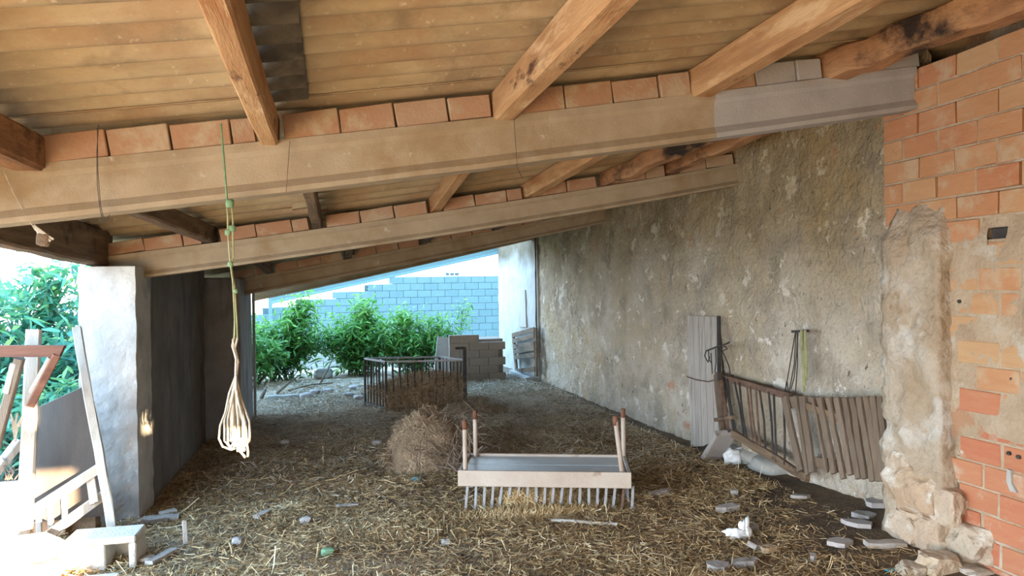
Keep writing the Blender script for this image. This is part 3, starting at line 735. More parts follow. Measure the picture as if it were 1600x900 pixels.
t_o, tP, tD = shrub('leafy_tree', 'big-leaved tree outside the left opening', (-3.1, 8.2, .95), (1.15, 1.2, 1.05), 3400, .17, m_leaf2, 60, seed=6, sprigs=[onY(78, 408, 8.2), onY(100, 415, 8.2), onY(60, 425, 8.1)])
t_o['category'] = 'tree'
shrub('leafy_shrub', 'pale green undergrowth below the tree outside the left opening', (-2.6, 7.0, .40), (.9, .6, .45), 2200, .12, m_leaf2, 22, seed=8)
# the largest leaves of the tree, each a part
lm = MB().add([(-.5, 0, 0), (-.28, .17, .02), (.08, .20, .01), (.5, 0, -.08), (.08, -.20, .01), (-.28, -.17, .02), (-.1, 0, -.03), (.2, 0, -.03)],
              [(0, 6, 1), (1, 6, 7, 2), (2, 7, 3), (0, 5, 6), (5, 4, 7, 6), (4, 3, 7)])
LMS = []
for k in range(4):
    me = bpy.data.meshes.new('leaf'); me.from_pydata(lm.v, [], lm.f)
    at = me.attributes.new('shade', 'FLOAT', 'POINT'); at.data.foreach_set('value', [.15+.25*k]*8); me.materials.append(m_leaf2); LMS.append(me)
cnt = 0
for i in range(0, len(tP), 7):
    p = Vector(tP[i]); v = p-CAM
    if cnt >= 220: break
    if p.y > 8.3: continue
    cnt += 1; me = LMS[min(3, max(0, int((p.z-.3)*1.6+rr(-.8, .8))))]
    o = link(me, 'leaf', p+Vector((rr(-.08, .08), rr(-.2, 0), rr(-.05, .05))), t_o); sc = rr(.13, .21); o.scale = (sc, sc, sc); o.rotation_euler = (rr(-.9, .9), rr(-.5, .9), rr(0, 6.28))

# fallen branches and rubble under the shrubs
for k, (a, b, r_) in enumerate([((402, 600), (440, 558), .03), ((408, 622), (415, 606), .03), ((432, 615), (470, 585), .02), ((500, 600), (520, 560), .018), ((450, 610), (520, 598), .016)]):
    p, q_ = onZ(*a, .03), onZ(a[0]+(b[0]-a[0]), a[1], .03); q_ = onY(b[0], b[1], p.y+.15)
    tag(MB().tube([p, p.lerp(q_, .5)+Vector((.02, 0, .03)), q_], r_, 6, r_*.5).build('fallen_branch', m_bark, smooth=True),
        ['thick dead branch slanting up beside the second pier', 'short pale stub of branch at the foot of the second pier', 'dead branch slanting up among the shrubs, behind the long white slab', 'thin dead branch standing between the two shrubs', 'thin dead branch lying flat behind the long white slab'][k], 'branch')
o = MB().bar(onZ(418, 622, .03), onZ(466, 619, .03), .10, .06, jit=.005, seg=4).build('white_slab', m_white); tag(o, 'long white slab lying at the edge of the straw under the shrubs', 'slab')
for k, (px, py, s_) in enumerate([(478, 620, .16), (492, 614, .14), (512, 612, .15), (545, 618, .13), (552, 606, .12), (505, 588, .30), (395, 628, .10), (560, 622, .12)]):
    p = onZ(px, py, .02)
    tag(MB().rock((p.x, p.y, s_*.22), (s_, s_, s_*.5), seed=20+k, sub=2).build('rubble_stone', m_slab if k != 5 else m_white), ['grey rubble lump just right of the long white slab', 'grey rubble lump second to the right of the long white slab', 'rubble lump in shade below the gap between the shrubs', 'rubble lump on the straw left of the iron crib', 'small rubble lump under the broad shrub', 'large white boulder between the shrubs', 'small rubble lump at the foot of the second pier', 'rubble lump beside the left corner of the iron crib'][k], 'stone')

# ================================================================== IRON CRIB WITH HAY
A_, B_, C_ = onZ(604, 643), onZ(727, 640), onZ(571, 634)
D_ = B_+(C_-A_); hC = .60
crib = empty('iron_crib', (A_+B_+C_+D_)/4, 'dark iron barred crib holding old hay', 'crib')
up = Vector((0, 0, 1))
for p in (A_, C_, D_): MB().bar(p, p+up*hC, .028, .028).build('post', m_iron, crib)
MB().bar(B_, B_+up*(hC+.16), .042, .042).build('post', m_iron, crib)
MB().bar(B_+up*(hC+.15), B_+up*(hC+.15)-Vector((.11, 0, 0)), .03, .03).build('bracket', m_iron, crib)
for p, q_ in ((A_, B_), (A_, C_), (C_, D_), (B_, D_)):
    MB().bar(p+up*hC, q_+up*hC, .022, .022).build('top_rail', m_steel, crib)
    MB().bar(p+up*.04, q_+up*.04, .022, .022).build('bottom_rail', m_iron, crib)
for p, q_, n in ((A_, B_, 10), (C_, D_, 10), (A_, C_, 6), (B_, D_, 6)):
    for i in range(1, n+1):
        c = p.lerp(q_, i/(n+1)); MB().tube([c+up*.04, c+up*hC], .008, 6).build('bar', m_iron, crib)
def heap(name, label, ctr, rad, n, m, L=.12, seed=0, inside=None, cat='hay', kind='stuff', core=None, sh=(0, 1)):
    rs = np.random.RandomState(seed)
    d = rs.normal(size=(n, 3)); d[:, 2] = np.abs(d[:, 2]); d /= np.linalg.norm(d, axis=1, keepdims=True)
    k = rs.uniform(.82, 1.04, n)[:, None]
    lump = np.array([1+.22*noise.noise(Vector(q*2.2)+Vector((seed*5, 0, 0))) for q in d])[:, None]
    P = np.array(ctr)+d*np.array(rad)*k*lump
    D = rs.normal(size=(n, 3)); D -= d*(D*d).sum(1, keepdims=True)*.75
    W = np.cross(D, d)+rs.normal(size=(n, 3))*.3
    o = ribbons(name, P, D, W, L*rs.uniform(.5, 1.4, n), .006*rs.uniform(.6, 1.3, n)+.001, np.clip(rs.uniform(*sh, n), 0, 1), m, None, bend=.15, kind=kind)
    tag(o, label, cat)
    if core:
        cm = MB(); cm.rock((ctr[0], ctr[1], ctr[2]), [q*1.75*.95 for q in rad], seed=seed, amp=.12, sub=3)
        smooth(cm.build('hay_core', core, o))
    return o
cc = (A_+B_+C_+D_)/4
m_haycore = mat('matted_hay', [(.18, .13, .085), (.28, .205, .135), (.36, .265, .175)], 14, .95, 1.0, 60, bdist=.03)
rs_ = np.random.RandomState(5)
# hay inside the crib: a block of matted hay with loose stalks, higher to the right
e1 = (B_-A_); e2 = (C_-A_)
def hay_top(u, v): return .20+.17*min(1, u*1.6)+.05*noise.noise(Vector((u*5, v*4, 2)))
V_, F_ = grid(24, 10, lambda u, v: tuple(A_+e1*(.03+.94*u)+e2*(.05+.9*v)+up*hay_top(u, v)))
hb_ = MB().add(V_, F_)
nv = 11
rim = [i*nv for i in range(25)]+[24*nv+j for j in range(1, nv)]+[i*nv+nv-1 for i in range(23, -1, -1)]+[j for j in range(nv-2, 0, -1)]
o0 = len(hb_.v); hb_.v += [(hb_.v[i][0], hb_.v[i][1], .0) for i in rim]
for k in range(len(rim)): hb_.f.append((rim[k], rim[(k+1) % len(rim)], o0+(k+1) % len(rim), o0+k))
hayb = smooth(hb_.build('crib_hay', m_haycore)); tag(hayb, 'matted brown hay filling the iron crib', 'hay', None, 'stuff')
n = 9000; u = rs_.rand(n); v = rs_.rand(n)*.5; sd_ = rs_.rand(n) < .6
ht = np.array([hay_top(a, b) for a, b in zip(u, v)])
v = np.where(sd_, rs_.uniform(-.05, .06, n), rs_.rand(n)); zz = np.where(sd_, ht*rs_.rand(n), ht+rs_.uniform(-.01, .04, n))
P = np.array(A_)+np.outer(u, np.array(e1))+np.outer(v, np.array(e2)); P[:, 2] = zz
D = rs_.normal(size=(n, 3)); 
lo_ = ribbons('loose_stalk', P, D, rs_.normal(size=(n, 3)), .13*rs_.uniform(.5, 1.3, n), .007*rs_.uniform(.6, 1.3, n), rs_.rand(n), m_hay, hayb, bend=.15, kind='stuff')
# mound of straw in front
hp = onZ(668, 742); 
heap('hay_mound', 'rounded mound of brown hay in front of the iron crib', (hp.x+.02, hp.y+.24, 0), (.33, .28, .47), 14000, m_hay, .12, seed=3, core=m_haycore, sh=(.25, 1))
heap('hay_mound', 'low spill of hay around the right foot of the iron crib', (B_.x+.10, B_.y-.1, -.02), (.42, .40, .16), 5000, m_hay, .11, seed=4, core=m_haycore)
# bundle of dry twigs beside the mound
tb = MB(); rs_ = np.random.RandomState(11); n = 420
bp = onZ(715, 745)
P = []; D = []
for i in range(n):
    a = rs_.normal()*.16; P.append((bp.x+.02+a, bp.y+.15+rs_.normal()*.10, abs(rs_.normal())*.16+.04)); D.append((rs_.normal()*.5-.3, rs_.normal()*.4, .8*rs_.rand()))
tw = ribbons('twig_bundle', np.array(P), np.array(D), rs_.normal(size=(n, 3)), .28*rs_.uniform(.5, 1.3, n), .006*np.ones(n), rs_.rand(n), m_twig, None, bend=.06, taper=False, kind='stuff')
tag(tw, 'tangle of dry twigs between the hay mound and the overturned feeder', 'twigs')

# ================================================================== OVERTURNED FEEDER
fl, fr = onZ(727, 797), onZ(994, 799)
ex = (fr-fl); Wf = ex.length; ex.normalize(); ey = Vector((-ex.y, ex.x, 0))
fd = empty('feed_trough', fl+ex*Wf/2+ey*.25, 'upturned cream feed trough with four legs in the air and a slatted rack beneath', 'feeder')
def fp(a, b, c): return fl+ex*a+ey*b+up*c
DP = .50
x0, x1 = -.045, Wf-.03
def sag(a): return .02*(1-a/Wf)
MB().bar(fp(x0, 0, .215), fp(x1, 0, .205), .022, .105, side=ey).build('apron', m_feeder, fd)
MB().bar(fp(x0, DP, .215), fp(x1, DP, .205), .022, .105, side=ey).build('apron', m_feeder, fd)
MB().bar(fp(x0+.01, .01, .215), fp(x0+.01, DP-.01, .215), .022, .105, side=ex).build('apron', m_greywood, fd)
MB().bar(fp(x1-.01, .01, .205), fp(x1-.01, DP-.01, .205), .022, .105, side=ex).build('apron', m_greywood, fd)
for b0, b1_ in ((.012, .235), (.245, DP-.012)):
    MB().bar(fp(x0+.03, (b0+b1_)/2, .243), fp(x1-.03, (b0+b1_)/2, .235), b1_-b0, .014, side=ey).build('board', m_feedpan, fd)
for a, b, ln, la in ((.0, .035, .345, 0), (.015, DP-.03, .335, 0), (x1-.05, .035, .37, -.045), (x1-.012, DP-.03, .345, -.0)):
    leg = MB().tube([fp(a, b, .20), fp(a+la, b, .24+ln)], .0165, 10).build('leg', m_feeder, fd, smooth=True)
    MB().tube([fp(a+la, b, .24+ln-.05), fp(a+la, b, .24+ln+.012)], .0178, 10).build('leg_cap', m_redwood, leg, smooth=True)
n = 20
for i in range(n):
    a = .015+(Wf-.03)*i/(n-1)
    MB().bar(fp(a, .03, .16), fp(a-.015+.01*math.sin(i), .0, -.02), .018, .012, side=ex).build('slat', m_steel if i not in (18,) else m_rust, fd)
for i in range(4):
    MB().bar(fp(x1-.015, .10+.11*i, .16), fp(x1-.01, .10+.11*i, -.02), .018, .012, side=ey).build('slat', m_steel, fd)

fh_ = heap('hay_mound', 'straw showing through the slats of the upturned feed trough', tuple(fp(Wf/2, .22, .0)), (.50, .20, .15), 9000, m_straw, .09, seed=8, sh=(.3, .95))
heap('hay_mound', 'low drift of straw along the front of the upturned feed trough', tuple(fp(Wf/2-.03, -.05, -.01)), (.60, .13, .055), 5000, m_straw, .08, seed=9, sh=(.3, .95))

# ================================================================== RIGHT SIDE: planks, fences, cords
dr = empty('plank_door', onX(1100, 695, 3.12), 'tall grey plank hatch leaning against the stone wall', 'door')
TL, TR, BR, BL = onX(1074, 493, 3.16), onX(1120, 495, 3.18), onX(1127, 696, 3.11), onX(1079, 698, 3.10)
for i in range(5):
    a, b = i/5, (i+1)/5-.012
    MB().prism([TL.lerp(TR, a), TL.lerp(TR, b), BL.lerp(BR, b), BL.lerp(BR, a)], (.035+rr(-.004, .004), .006, 0)).build('plank', m_greywood, dr)
w0, w1_ = TL.lerp(BL, .48), TR.lerp(BR, .50)
MB().tube([w0+Vector((-.02, 0, .01)), w0.lerp(w1_, .3)+Vector((-.015, 0, -.012)), w0.lerp(w1_, .7)+Vector((-.015, 0, -.02)), w1_+Vector((-.02, -.03, .02))], .005, 5).build('tie_wire', m_rust, dr)

def wirepts(pxs, X): return [onX(x, y, X+rr(-.02, .02)) for x, y in pxs]
wk = empty('wire_tangle', onX(1122, 590, 3.05), 'tangle of black wire on an iron stake between the plank hatch and the rod fence', 'wire')
MB().tube([onX(1123, 494, 3.13), onX(1124, 594, 3.06)], .018, 6).build('stake', m_iron, wk)
for k, pts in enumerate([[(1104, 548), (1112, 545), (1122, 541), (1133, 538), (1139, 535)], [(1107, 548), (1108, 562), (1112, 568), (1111, 552), (1113, 584)], [(1118, 545), (1119, 565), (1117, 582)], [(1124, 541), (1131, 553), (1139, 572), (1141, 583), (1137, 588)], [(1103, 549), (1101, 556), (1106, 566), (1109, 558)], [(1127, 543), (1133, 541), (1136, 545), (1130, 548)]]):
    MB().tube(wirepts(pts, 3.04), .005 if k else .007, 5).build('wire', m_iron, wk)

# rod fence
rf = empty('rod_fence', onX(1190, 690, 3.1), 'leaning rusty fence panel of thin iron rods by the plank hatch', 'fence')
T0, T1 = onX(1119, 586, 3.13), onX(1236, 620, 3.13); G0, G1 = onX(1146, 678, 3.02), onX(1262, 747, 3.06)
MB().bar(T0, T1, .05, .03, side=(0, 0, 1), jit=.003, seg=6).build('top_rail', m_rust, rf)
MB().bar(G0, G1, .06, .035, side=(0, 0, 1), jit=.004, seg=6).build('bottom_rail', m_timber_old, rf)
MB().bar(onX(1119, 586, 3.10), onX(1131, 690, 3.03), .045, .04, jit=.006, seg=5).build('post', m_fencewood, rf)
MB().bar(onX(1126, 588, 3.08), onX(1137, 672, 3.0), .03, .02, jit=.004, seg=5).build('post', m_rust, rf)
MB().bar(onX(1118, 656, 3.0), onX(1146, 652, 3.0), .03, .03).build('cross_bar', m_timber_old, rf)
rods = [(1123, 588, 1139, 672), (1131, 590, 1148, 680), (1136, 592, 1151, 676), (1148, 597, 1163, 682), (1155, 598, 1168, 688), (1167, 603, 1177, 697), (1172, 604, 1182, 690), (1181, 606, 1188, 698), (1187, 610, 1196, 703), (1201, 612, 1208, 713), (1209, 616, 1213, 718), (1224, 620, 1226, 722)]
for i, (xa, ya, xb, yb) in enumerate(rods):
    pa, pb = onX(xa, ya, 3.11), onX(xb, yb+4, 3.03)
    MB().tube([pa, pa.lerp(pb, .5)+Vector((rr(-.008, .008), rr(-.012, .012), 0)), pb], .0085, 6).build('rod', m_iron if i not in (5, 6, 7) else m_rust, rf)
# slat fence
sf = empty('slat_fence', onX(1320, 750, 3.08), 'leaning fence panel of brown wooden slats against the stone pier', 'fence')
MB().bar(onX(1232, 628, 3.12), onX(1384, 634, 3.12), .085, .03, side=(0, 0, 1), jit=.004, seg=6).build('rail', m_fencewood, sf)
MB().bar(onX(1276, 722, 3.06), onX(1384, 742, 3.06), .07, .03, side=(0, 0, 1), jit=.004, seg=6).build('rail', m_fencewood, sf)
MB().bar(onX(1256, 632, 3.09), onX(1315, 655, 3.09), .05, .02, side=(0, 0, 1)).build('brace', m_timber_old, sf)
slats = [(1226, 621, 1251, 736, .06), (1243, 619, 1263, 742, .035), (1254, 620, 1269, 738, .055), (1270, 622, 1293, 738, .018), (1282, 622, 1303, 740, .045), (1295, 622, 1318, 748, .04), (1307, 622, 1330, 742, .045), (1320, 622, 1342, 748, .045), (1332, 622, 1352, 748, .045), (1343, 621, 1364, 752, .045), (1354, 620, 1374, 752, .045), (1365, 620, 1381, 752, .045), (1375, 620, 1387, 738, .04)]
for (xa, ya, xb, yb, wd) in slats:
    MB().bar(onX(xa, ya, 3.09), onX(xb, yb, 3.02), wd, .022, side=(0, 1, 0), jit=.003, seg=5).build('slat', m_fencewood, sf)
# hook with cords
hk = empty('wall_hook', onX(1250, 517, 3.17), 'iron hook on the stone wall hung with wire loops and an olive cord', 'hook')
MB().bar(onX(1238, 518, 3.14), onX(1263, 517, 3.14), .018, .018).build('hook_bar', m_iron, hk)
for pts in ([(1243, 518), (1236, 560), (1229, 600), (1226, 615)], [(1244, 518), (1241, 570), (1233, 612)], [(1246, 518), (1246, 570), (1243, 613), (1241, 616)], [(1247, 520), (1244, 560), (1241, 590), (1236, 608)], [(1229, 596), (1227, 610), (1232, 614), (1230, 597)]):
    MB().tube(wirepts(pts, 3.13), .004, 5).build('wire_loop', m_iron, hk)
for k in range(3):
    MB().tube(wirepts([(1252+k*3, 516), (1254+k*3, 560), (1256+k*2, 612-k*9)], 3.12), .009, 6).build('cord', m_olive, hk)

# plinth stones at the foot of the wall below the fences
pl = struct(empty('baseboard_right', (3.15, 4.6, 0)), 'low stone footing along the foot of the stone wall')
for k, (px, py, sx, sy, sz) in enumerate([(1345, 775, .30, .55, .26), (1295, 752, .26, .5, .22), (1250, 738, .18, .35, .16), (1378, 785, .26, .35, .28), (1225, 722, .16, .30, .14)]):
    p = onZ(px, py, .06); smooth(MB().rock((p.x+.07, p.y+.03, sz*.42), (sx, sy, sz), seed=40+k, sub=3, amp=.18).build('stone', m_pier, pl))
def slab(px, py, L, Wd, T, rz, m, label, name='tile_shard', tilt=(0, 0), z=None, poly=None, cat='tile'):
    p = onZ(px, py, .03); fz = floor_h(p.x, p.y) if z is None else z
    n = 7; pts = []
    rnd = random.Random(int(px*7+py))
    for i in range(n):
        a = 2*PI*i/n+rnd.uniform(-.25, .25)
        sq = 1/max(abs(math.cos(a)), abs(math.sin(a)))**.7
        pts.append(Vector((math.cos(a)*L/2*sq*rnd.uniform(.66, 1.12), math.sin(a)*Wd/2*sq*rnd.uniform(.66, 1.12), 0)))
    R = Matrix.Rotation(rz, 3, 'Z') @ Matrix.Rotation(tilt[0], 3, 'X') @ Matrix.Rotation(tilt[1], 3, 'Y')
    b = MB().prism([R @ q_+Vector((p.x, p.y, fz+.012)) for q_ in pts], R @ Vector((0, 0, T)))
    o = b.build(name, m); tag(o, label, cat); return o
slab(1312, 852, .15, .11, .025, .2, m_slab, 'pale rounded tile shard lying left of the flat grey board by the pier')
slab(1338, 832, .16, .10, .025, -.5, m_slab, 'pale tile shard behind the rounded one near the pier')
slab(1372, 807, .22, .14, .03, .4, m_slab, 'broad grey slab at the foot of the pier, topmost of the shards', z=.09)
slab(1352, 818, .14, .12, .03, -.2, m_slab, 'grey slab piece tucked under the broad slab by the pier', z=.05)
slab(1375, 825, .20, .12, .03, .3, m_stone, 'brown-grey slab leaning at the base of the pier', z=.03, cat='stone', name='stone_slab')
slab(1402, 832, .16, .12, .03, .1, m_stone, 'dark grey slab touching the stones of the pier', z=.03, cat='stone', name='stone_slab')
o = MB().bar(onZ(1353, 850, .07), onZ(1413, 850, .07), .07, .03, jit=.003, seg=3).build('grey_board', m_greywood); tag(o, 'short grey board on the dark ground before the pier', 'board')
slab(1122, 880, .15, .11, .03, -.5, m_slab, 'mauve-grey tile piece, left one of the two in the straw at lower right')
slab(1164, 874, .17, .075, .035, -.1, m_slab, 'mauve-grey long tile piece, right one of the two in the straw at lower right')
slab(1180, 824, .06, .05, .03, .1, m_slab, 'small square grey chip behind the white rag')
slab(1180, 848, .16, .10, .03, .6, m_slab, 'pale broken pottery heap beside the white rag', tilt=(.3, .2), cat='rubble')
slab(1200, 856, .10, .06, .03, .2, m_stone, 'brown stone chip right of the pale broken pottery', cat='stone', name='stone_chip')
slab(1252, 785, .14, .05, .02, -.4, m_slab, 'long pale splinter of tile below the slat fence')
slab(1270, 868, .06, .035, .03, .9, m_slab, 'small pale chip in the dark soil before the shards')
slab(1135, 795, .20, .08, .03, .1, m_slab, 'flat grey tile half buried in straw, right of the feed trough')
slab(1148, 772, .06, .05, .03, .1, m_slab, 'small pale lump in the straw under the rod fence')
slab(1030, 770, .22, .05, .03, .3, m_slab, 'pale jagged splinter lying just right of the feed trough')
p = onZ(1164, 835, .03)
rag = MB().rock((p.x, p.y, .065), (.045, .035, .085), seed=61, sub=3, amp=.9, clamp=2).rock((p.x-.05, p.y+.01, .04), (.10, .045, .04), seed=62, sub=3, amp=.9, clamp=2)
tag(smooth(rag.build('white_rag', m_plastic)), 'crumpled white plastic rag on the straw at lower right', 'rag')
p = onZ(1145, 722, .03)
bag = MB().rock((p.x, p.y, .075), (.11, .10, .11), seed=63, sub=3, amp=.7, clamp=2).rock((p.x+.12, p.y+.02, .06), (.12, .09, .09), seed=64, sub=3, amp=.9, clamp=2)
tag(smooth(bag.build('plastic_bag', m_plastic)), 'bluish white plastic bag at the foot of the rod fence', 'bag')
o = MB().bar(onZ(1112, 716, .03), onX(1134, 676, 2.99), .17, .05, jit=.004, seg=3).build('fallen_slab', m_slab); tag(o, 'pale slab leaning at the foot of the plank hatch', 'slab')
o = MB().bar(onZ(1130, 706, .04), onZ(1150, 690, .09), .06, .04, jit=.004, seg=3).build('fallen_slab', m_slab); tag(o, 'narrow pale slab between the hatch slab and the plastic bag', 'slab')
for k, (px, py, s_) in enumerate([(1186, 716, .42), (1215, 734, .36), (1162, 702, .32)]):
    p = onZ(px, py, .04); tag(smooth(MB().rock((p.x, p.y, .06), (s_, s_*.9, .15), seed=70+k, sub=3, amp=.3).build('rubble_stone', m_white)), ['large white lime lump below the middle of the rod fence', 'white lime lump below the right end of the rod fence', 'white lime lump behind the plastic bag'][k], 'stone')
o = MB().tube([onZ(1085, 706, .03), onZ(1112, 692, .1), onX(1142, 672, 3.0)], .008, 5).build('iron_rod', m_iron); tag(o, 'thin black rod slanting across the foot of the plank hatch', 'rod')
o = MB().tube([onZ(1147, 695, .05), onZ(1160, 696, .06), onZ(1172, 687, .1)], .008, 5).build('iron_rod', m_iron); tag(o, 'thin bent black rod above the plastic bag', 'rod')
# rocks at the foot of the brick wall
for k, (px, py, sx, sy, sz, zc, lab) in enumerate([(1535, 845, .26, .24, .20, .16, 'big sandy rock at the foot of the brick wall'), (1462, 882, .17, .16, .13, .06, 'orange stone in front of the pier'), (1425, 890, .13, .12, .08, .04, 'small flat orange stone beside the orange stone'), (1520, 893, .16, .15, .08, .04, 'grey mortar lump below the sandy rock'), (1580, 890, .14, .14, .09, .06, 'grey mortar lump at the right edge below the brick wall'), (1490, 890, .15, .15, .06, .03, 'low grey stone between the orange stone and the mortar lumps')]):
    p = onX(px, py, 2.97 if k == 0 else 2.86)
    p = onZ(px, py+4, zc)
    tag((MB().rock((p.x, p.y, zc), (sx, sy, sz), seed=80+k, sub=3, amp=.45).build('rock', m_stone if k in (0, 1, 2) else m_pier)), lab, 'rock')
p = onZ(1392, 893, .03)
tag(MB().box((p.x, p.y, .03), (.05, .04, .02), rot=Matrix.Rotation(.5, 3, 'Z'), jit=.004).build('plastic_scrap', m_turq), 'turquoise plastic scrap before the pier', 'plastic')
ps = MB().prism([onX(1573, 733, XB-.012), onX(1579, 735, XB-.012), onX(1580, 755, XB-.012), onX(1588, 770, XB-.012), onX(1578, 768, XB-.012), onX(1572, 752, XB-.012)], (.02, 0, 0)).build('plaster_smear', m_white, wall_front); ps['label'] = 'white plaster smear on the red bricks'
for q in ((1577, 708), (1592, 714), (1582, 592), (1500, 471)):
    MB().rock(onX(*q, XB+.001), (.02, .022, .018), seed=q[0], sub=2).build('hole_shade', m_iron, wall_front)  # solid dark lumps paint the shade inside small holes

# ================================================================== HANGING ROPE AND STRINGS
rope = empty('hanging_rope', onY(347, 195, 3.28), 'green twine hung from the near beam, ending in a bunch of frayed white rope', 'rope')
YR = 3.27
def rp_(pts, dy=0): return [onY(x, y, YR+dy+rr(-.006, .006)) for x, y in pts]
MB().tube(rp_([(345, 193), (349, 240), (353, 290), (355, 316)], .0), .0045, 6).build('twine', m_green, rope)
MB().tube(rp_([(354, 314), (356, 340), (356, 362), (358, 390), (360, 412), (364, 440), (367, 500), (366, 530)]), .004, 6).build('twine', m_olive, rope)
MB().tube(rp_([(362, 318), (364, 345), (364, 372), (365, 400), (361, 415), (366, 445), (370, 500), (371, 528)]), .004, 6).build('twine', m_olive, rope)
for x, y, r_ in ((359, 318, .014), (363, 357, .011), (356, 363, .010), (360, 413, .009), (368, 455, .008)):
    p = onY(x, y, YR); smooth(MB().rock(p, (r_*2.2, r_*2, r_*2.4), seed=int(x), sub=2, amp=.4).build('knot', m_green, rope))
for pts in ([(366, 528), (363, 540), (369, 560), (368, 590)], [(371, 528), (367, 545), (372, 565), (369, 590)], [(364, 530), (366, 550), (371, 570), (369, 588)]):
    MB().tube(rp_(pts), .005, 6).build('cord', m_rope, rope)
rs_ = random.Random(3)
for k in range(13):
    bx = rs_.uniform(358, 386); wd_ = rs_.uniform(4, 12); by = rs_.uniform(690, 704)
    if k == 0: loop = [(368, 588), (358, 615), (352, 645), (344, 665), (342, 685), (348, 698), (360, 702), (371, 700)]
    else:
        sx = 368+(bx-368)*.3
        loop = [(369, 588), (sx-wd_*.4, 620), (bx-wd_, 655), (bx-wd_, by-8), (bx, by+2), (bx+wd_, by-8), (bx+wd_*.8, 660), (369+(bx-368)*.4, 620), (369, 590)]
        loop = [(min(390, x), y) for x, y in loop]
    MB().tube([onY(x, y, YR+rs_.uniform(-.03, .03)) for x, y in loop], .0048, 6).build('strand', m_rope, rope, smooth=True)
for k in range(4):
    x = 370+5*k; MB().tube([onY(x, 690, YR), onY(x+rs_.uniform(-4, 8), 705, YR-.02), onY(x+rs_.uniform(0, 12), 700+rs_.uniform(0, 16), YR)], .005, 5).build('frayed_end', m_rope, rope)
wr = empty('hanging_wire', onY(152, 195, 3.33), 'thin dark wire loop draped over the left part of the near beam', 'wire')
for pts in ([(154, 195), (151, 240), (152, 290), (156, 325), (160, 345), (164, 348)], [(152, 200), (153, 270), (157, 320), (161, 338), (166, 345), (172, 335)]):
    MB().tube([onY(x, y, 3.33) for x, y in pts], .0014, 5).build('wire', m_iron, wr)
wr2 = empty('hanging_string', onY(6, 268, 3.33), 'brown string with a frayed knot hanging from the far left of the near beam', 'string')
MB().tube([onY(x, y, 3.34+.12*(y-268)/100) for x, y in ((6, 268), (20, 300), (40, 335), (55, 360))], .0016, 5).build('string', m_rope, wr2)
for k in range(5): MB().tube([onY(53, 352, 3.45), onY(62+3*k, 368, 3.45), onY(64+5*k, 380-3*abs(k-2), 3.45)], .005, 5).build('frayed_end', m_rope, wr2)
smooth(MB().rock(onY(68, 374, 3.46), (.05, .04, .06), seed=9, sub=2, amp=.5).build('knot', m_timber_old, wr2))
o = MB().tube([onY(453, 220, 3.37), onY(450, 258, 3.37), onY(447, 300, 3.37)], .0014, 5).build('thin_wire', m_rust); tag(o, 'short thin wire hanging over the near beam right of the narrow purlin', 'wire')
o = MB().tube([onY(803, 185, 3.37), onY(806, 230, 3.37), onY(808, 262, 3.37), onY(816, 278, 3.40)], .0014, 5).build('thin_wire', m_iron); tag(o, 'thin wire hanging from the foot of the knotty middle purlin', 'wire')

# ================================================================== LEFT CLUTTER
lw = struct(MB().box((-2.15, 5.10, .14), (1.3, .10, .30)).build('wall_low', m_mortar_dark), 'low clay-brick wall under the plywood sheet at the left opening')
for r_ in range(3):
    x = -2.75+(.12 if r_ % 2 else 0)
    while x < -1.55:
        put_brick(lw, random.choice(BMD), (x, 5.03, .06+.12*r_)); x += .246
pn = MB().prism([onY(57, 638, 4.98), onY(136, 602, 4.98), onY(152, 700, 4.94), onY(166, 806, 4.88), onY(20, 818, 4.88)], (0, .018, .004)).build('plywood_sheet', m_darkply)
tag(pn, 'dark brown plywood sheet blocking the left opening beside the pillar', 'board')
po = MB().bar(onY(53, 515, 4.72), onY(38, 842, 4.60), .075, .075, side=(1, .25, 0), jit=.002, seg=6).build('wooden_post', m_whitewood); tag(po, 'pale square wooden post standing at the left opening', 'post')
lp = MB().bar(onY(120, 512, 5.06), onY(175, 824, 4.68), .05, .045, side=(1, .2, 0), jit=.003, seg=8).build('leaning_batten', m_whitewood); tag(lp, 'long pale batten leaning on the left pillar', 'batten')
bf = empty('wooden_trestle', onY(50, 640, 4.5), 'red-brown wooden trestle frame at the far left', 'trestle')
MB().prism([onY(-60, 540, 4.45), onY(100, 540, 4.45), onY(92, 558, 4.45), onY(-60, 558, 4.45)], (0, .04, 0)).build('rail', m_redwood, bf)
MB().bar(onY(90, 552, 4.47), onY(48, 632, 4.55), .04, .06, side=(1, 0, .5)).build('leg', m_redwood, bf)
MB().bar(onY(80, 558, 4.50), onY(50, 612, 4.56), .03, .04, side=(1, 0, .5)).build('leg', m_whitewood, bf)
MB().bar(onY(31, 560, 4.5), onY(-8, 700, 4.55), .045, .05, side=(1, 0, .3)).build('leg', m_fencewood, bf)
MB().bar(onY(22, 568, 4.49), onY(10, 614, 4.5), .03, .03, side=(1, 0, .3)).build('leg_facing', m_whitewood, bf)
db = MB().bar(onY(30, 690, 4.75), onY(-15, 748, 4.6), .05, .05).build('grey_batten', m_greywood); tag(db, 'grey batten slanting behind the post at the far left edge', 'batten')
